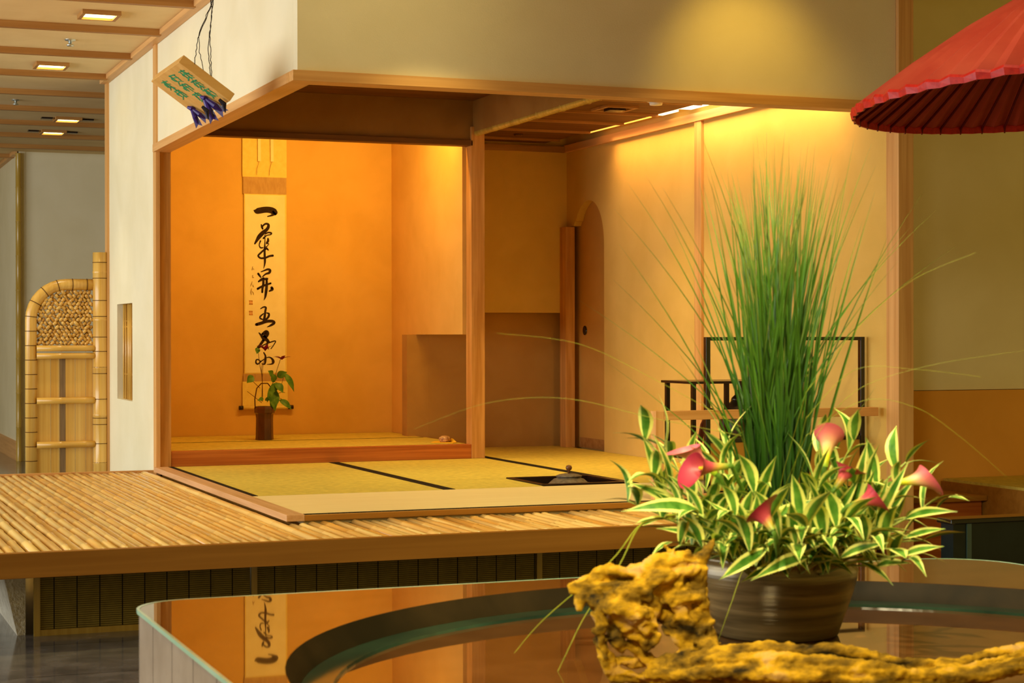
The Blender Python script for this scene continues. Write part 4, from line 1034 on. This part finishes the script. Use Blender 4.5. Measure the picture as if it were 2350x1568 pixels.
# callas: a rolled spathe flaring to a pointed lip
def calla(tip, axis, L, R, m, lab, roll_=0.0):
    axis = Vector(axis).normalized(); tip = Vector(tip); s1 = axis.cross(Vector((0, 0, 1)) if abs(axis.z) < .9 else Vector((0, 1, 0))).normalized(); s2 = axis.cross(s1)
    s1, s2 = s1 * math.cos(roll_) + s2 * math.sin(roll_), -s1 * math.sin(roll_) + s2 * math.cos(roll_)
    b = B(); rows = []; nt, na = 12, 26; base = tip - axis * L
    for i in range(nt + 1):
        t_ = i / nt; row = []
        for k_ in range(na + 1):
            a = -PI * 1.08 + 2.16 * PI * k_ / na; lip = math.cos(a / 2.16) ** 2
            tt = t_ * (.62 + .38 * lip ** 1.5); r = .006 + R * (t_ ** 2.0) * (.65 + .35 * lip) + .05 * R * (k_ / na)
            fl_ = .35 * R * t_ ** 6; row.append(b.bm.verts.new(base + axis * (L * tt - fl_ * .4) + (s1 * math.cos(a) + s2 * math.sin(a)) * (r + fl_)))
        rows.append(row)
    for i in range(nt):
        for k_ in range(na): b.f([rows[i][k_], rows[i][k_ + 1], rows[i + 1][k_ + 1], rows[i + 1][k_]], [(k_ / na, i / nt), ((k_ + 1) / na, i / nt), ((k_ + 1) / na, (i + 1) / nt), (k_ / na, (i + 1) / nt)])
    o = b.build('calla_flower', m, fa, smooth=True); o['label'] = lab
    b = B(); b.tube([base + axis * L * .2, base + axis * L * .6], [.004, .0035], 8); b.build('spadix', mat('yellow_spadix', (230, 190, 40), None, .6, .2), o, smooth=True)
    root = BR + Vector((base.x - BR.x, base.y - BR.y, 0)).normalized() * .06; mid = root.lerp(base, .6) - axis * .02 + Vector((0, 0, -.01))
    b = B(); b.tube([root, root.lerp(mid, .5), mid, base - axis * .01, base + axis * .012], [.005, .0048, .0045, .005, .0065], 8); b.build('stem', stem_g, o, smooth=True)


X_, Y_, Z_ = RT, FW, Vector((0, 0, 1))
calla(at(1550, 1012, 3.9), X_ * -.85 + Z_ * .7 - Y_ * .15, .115, .022, calla_pale, 'pale pink calla flower', 1.5)
calla(at(1560, 1078, 3.78), X_ * -1 - Z_ * .05 - Y_ * .25, .105, .026, calla_red, 'deep pink calla flower', 1)
calla(at(1735, 1150, 3.62), Z_ * .6 + Y_ * .45 - X_ * .3, .075, .028, calla_red, 'deep pink calla flower', 0)
calla(at(1905, 974, 3.95), Z_ * 1 + X_ * .15 + Y_ * .2, .095, .022, calla_pale, 'pale pink calla flower', 1)
calla(at(1965, 1055, 3.85), Z_ * .55 + X_ * .45 + Y_ * .2, .08, .024, calla_red, 'deep pink calla flower', 2)
calla(at(2035, 1135, 3.75), X_ * .9 + Z_ * .25 + Y_ * .2, .08, .024, calla_red, 'deep pink calla flower', 2)
calla(at(2160, 1095, 3.85), X_ * 1 + Z_ * .12 + Y_ * .1, .10, .024, calla_pale, 'pale pink calla flower', 1.5)

# ---------------------------------------------------------------- driftwood
dw = B()


def chain(pts_, seg=.014, am=1.0):
    P = [(at(u, v_, d_), r) for u, v_, d_, r in pts_]; ns = 9
    for k_ in range(ns):
        ph = 2 * PI * k_ / ns + rs.uniform(-.3, .3); tw = rs.uniform(-9, 9) * am; pp_ = []; rr_ = []; q = rs.uniform(.55, .85); L = 0; w_ = rs.uniform(0, 6)
        for (a, ra), (c, rc) in zip(P, P[1:]):
            dr_ = (c - a).normalized(); s1 = dr_.cross(Vector((.1, .2, 1))).normalized(); s2 = dr_.cross(s1); n_ = max(2, int((c - a).length / seg))
            for i in range(n_):
                t_ = i / n_; r_ = ra + (rc - ra) * t_; L += (c - a).length / n_; an = ph + tw * L
                rad_ = q * r_ * (1 + .35 * am * math.sin(L * 38 + w_)); pp_.append(a.lerp(c, t_) + (s1 * math.cos(an) + s2 * math.sin(an)) * rad_ + Vector([rs.uniform(-1, 1) for _ in range(3)]) * .0015)
                rr_.append(max(.003, r_ * .36 * (1 + .4 * am * math.sin(L * 60 + w_ * 2)) * rs.uniform(1 - .2 * am, 1 + .15 * am)))
        pp_.append(P[-1][0]); rr_.append(max(.0025, P[-1][1] * .4)); dw.tube(pp_, rr_, 8)
        if am > .6 and len(pp_) > 5 and P[0][1] > .012:
            j = rs.randrange(1, len(pp_) - 2); b0 = pp_[j]; o_ = Vector((rs.uniform(-1, 1), rs.uniform(-.5, .3), rs.uniform(-.3, 1))).normalized() * rs.uniform(.015, .038); dw.tube([b0, b0 + o_ * .6, b0 + o_], [.006, .0045, .0022], 6)


D0 = 3.52
for c_ in ([(1305, 1350, D0, .008), (1345, 1345, D0, .020), (1400, 1335, D0, .026), (1450, 1335, D0, .024), (1520, 1310, D0 + .02, .022), (1560, 1285, D0 + .03, .022), (1600, 1290, D0 + .04, .016), (1640, 1235, D0 + .04, .004)],
           [(1340, 1350, D0, .018), (1330, 1400, D0 - .02, .010)], [(1360, 1370, D0, .026), (1430, 1380, D0 - .02, .034), (1480, 1400, D0 - .02, .028), (1490, 1450, D0 - .02, .018), (1480, 1495, D0 - .02, .010)],
           [(1500, 1340, D0 + .03, .036), (1540, 1390, D0 + .04, .040), (1580, 1370, D0 + .04, .032), (1590, 1430, D0 + .04, .032), (1560, 1440, D0 + .05, .024)], [(1590, 1400, D0 + .04, .026), (1620, 1450, D0 + .04, .022), (1600, 1500, D0 + .02, .022), (1560, 1515, D0, .02)],
           [(1370, 1400, D0 - .03, .012), (1385, 1450, D0 - .03, .010), (1360, 1445, D0 - .03, .008)], [(1420, 1400, D0, .022), (1410, 1460, D0, .016), (1430, 1500, D0, .012)], [(1376, 1462, D0 - .02, .010), (1385, 1500, D0 - .02, .012), (1410, 1535, D0, .020), (1460, 1545, D0, .022), (1510, 1535, D0, .026)],
           [(1440, 1470, D0, .010), (1470, 1500, D0, .010), (1500, 1525, D0, .016)], [(1605, 1300, D0 + .03, .014), (1600, 1360, D0 + .04, .022)], [(1560, 1290, D0 + .02, .012), (1555, 1350, D0, .014)],
           [(1490, 1545, D0, .026), (1560, 1545, D0 - .02, .034), (1650, 1532, D0 - .04, .040), (1760, 1530, D0 - .06, .042), (1900, 1530, D0 - .06, .042), (1990, 1540, D0 - .06, .040), (2080, 1550, D0 - .05, .034), (2180, 1545, D0 - .04, .026), (2280, 1520, D0, .026), (2380, 1495, D0 + .03, .026), (2480, 1480, D0 + .05, .022)],
           [(2150, 1555, D0 - .05, .026), (2260, 1550, D0 - .05, .018), (2350, 1525, D0 - .04, .016), (2440, 1510, D0, .012)], [(1440, 1370, D0, .03), (1500, 1330, D0 + .02, .034), (1560, 1320, D0 + .03, .036), (1610, 1320, D0 + .04, .024)], [(1420, 1350, D0 - .02, .024), (1450, 1420, D0 - .03, .026), (1500, 1450, D0 - .02, .02)], [(1540, 1420, D0 + .03, .028), (1590, 1470, D0 + .03, .026), (1640, 1500, D0, .02)]): chain(c_, .03 if c_[0][0] in (1490, 2150) else .014, .28 if c_[0][0] in (1490, 2150) else 1.0)
dr = dw.build('driftwood', drift, smooth=True)
tag(dr, 'gnarled ochre driftwood log lying in front of the bronze bowl', 'driftwood')
rm = dr.modifiers.new('remesh', 'REMESH'); rm.mode = 'VOXEL'; rm.voxel_size = .0032; rm.use_smooth_shade = True
tx = bpy.data.textures.new('bark', 'CLOUDS'); tx.noise_scale = .020; tx.noise_depth = 4
dp = dr.modifiers.new('displace', 'DISPLACE'); dp.texture = tx; dp.strength = .010; dp.mid_level = .5; dp.texture_coords = 'GLOBAL'

tx2 = bpy.data.textures.new('pits', 'VORONOI'); tx2.noise_scale = .012
dp2 = dr.modifiers.new('pits', 'DISPLACE'); dp2.texture = tx2; dp2.strength = .004; dp2.mid_level = .4; dp2.texture_coords = 'GLOBAL'

# ---------------------------------------------------------------- light
W_ = bpy.data.worlds.new('hall_light'); bpy.context.scene.world = W_; W_.use_nodes = True
bg = W_.node_tree.nodes['Background']; bg.inputs[0].default_value = (1, .70, .13, 1); bg.inputs[1].default_value = .31


def area(name, loc, to, sx, sy_, e, col, spread=180):
    l = bpy.data.lights.new(name, 'AREA'); l.shape = 'RECTANGLE'; l.size = sx; l.size_y = sy_; l.energy = e; l.color = col; l.spread = math.radians(spread)
    o = bpy.data.objects.new(name, l); o.location = loc; o.rotation_euler = (Vector(to) - Vector(loc)).to_track_quat('-Z', 'Y').to_euler(); C.objects.link(o); return o


def spot(name, loc, to, e, col, ang_=60, blend=.6, r=.04):
    l = bpy.data.lights.new(name, 'SPOT'); l.energy = e; l.color = col; l.spot_size = math.radians(ang_); l.spot_blend = blend; l.shadow_soft_size = r
    o = bpy.data.objects.new(name, l); o.location = loc; o.rotation_euler = (Vector(to) - Vector(loc)).to_track_quat('-Z', 'Y').to_euler(); C.objects.link(o); return o


WARM = (1, .62, .22)
area('hall_windows', (-4.5, 8.5, 1.6), (2, 9, 1.75), 9, 2.4, 236, (.90, .96, 1))
area('alcove_lamp', (3.05, 10.12, S(1.45)), (3.0, 11.1, S(.2)), 1.0, .08, 13, (1, .58, .12))
sl_ = area('slot_lamp', (4.545, 8.72, S(1.238)), (4.60, 8.72, S(-.2)), .05, 2.6, 4.6, (1, .56, .20), 95); sl_.rotation_euler = (0, math.radians(-14), 0)
spot('wall_washer', (2.15, 5.9, ZC - .05), (2.0, 6.97, S(1.35)), 7.5, (1, .80, .34), 110, 1)
spot('wall_washer', (3.75, 6.35, ZC - .05), (3.85, 6.97, S(1.1)), 7, (1, .62, .08), 80, .9)
for i, (x, y) in enumerate(((1.43, 9.24), (1.43, 11.07), (1.90, 13.79), (1.91, 14.69))): spot('downlight', (x, y, ZC - .03), (x - .15, y, 0), 22, (1, .88, .62), 62, .8)
for i, (x, y) in enumerate(((.6, 6.2), (2.3, 6.1), (3.4, 6.0))): spot('deck_downlight', (x, y, ZC - .03), (x + .2, y + 1.3, .3), 50, (1, .82, .36), 66, .8)
spot('table_fill', (1.75, 2.9, ZC - .03), (2.1, 3.7, .7), 120, (1, .88, .52), 60, .7)  # unseen spot added to brighten the plants, bowl and driftwood
area('front_fill', (.2, 1.5, 2.45), (2.15, 3.85, .6), .7, .7, 9, (1, .86, .50), 60)  # soft unseen fill added from the front to lift the foliage
spot('sign_spot', (.2, 4.9, 2.45), (1.62, 7.6, 2.05), 26, (1, .93, .8), 17, .9, .03)
area('mat_fill', (2.95, 8.9, S(1.36)), (2.95, 8.95, 0), .25, .25, 3.4, (1, .78, .34), 95)  # added fill that brightens the tatami, no fitting is built here
area('mat_fill', (4.1, 9.0, S(1.21)), (4.1, 9.05, 0), .12, .12, 2.6, (1, .70, .24), 85)  # second added fill, for the mats along the right wall
spot('parasol_fill', (3.3, 4.7, ZC - .03), (3.9, 5.2, 1.9), 7, (1, .82, .5), 110, .8)  # unseen spot added to brighten the parasol canopy
s = bpy.context.scene
s.view_settings.view_transform = 'Standard'; s.view_settings.look = 'None'; s.view_settings.gamma = 1; s.view_settings.exposure = .85; s.view_settings.use_curve_mapping = False
s.cycles.max_bounces = 8; s.cycles.caustics_reflective = False; s.cycles.caustics_refractive = False
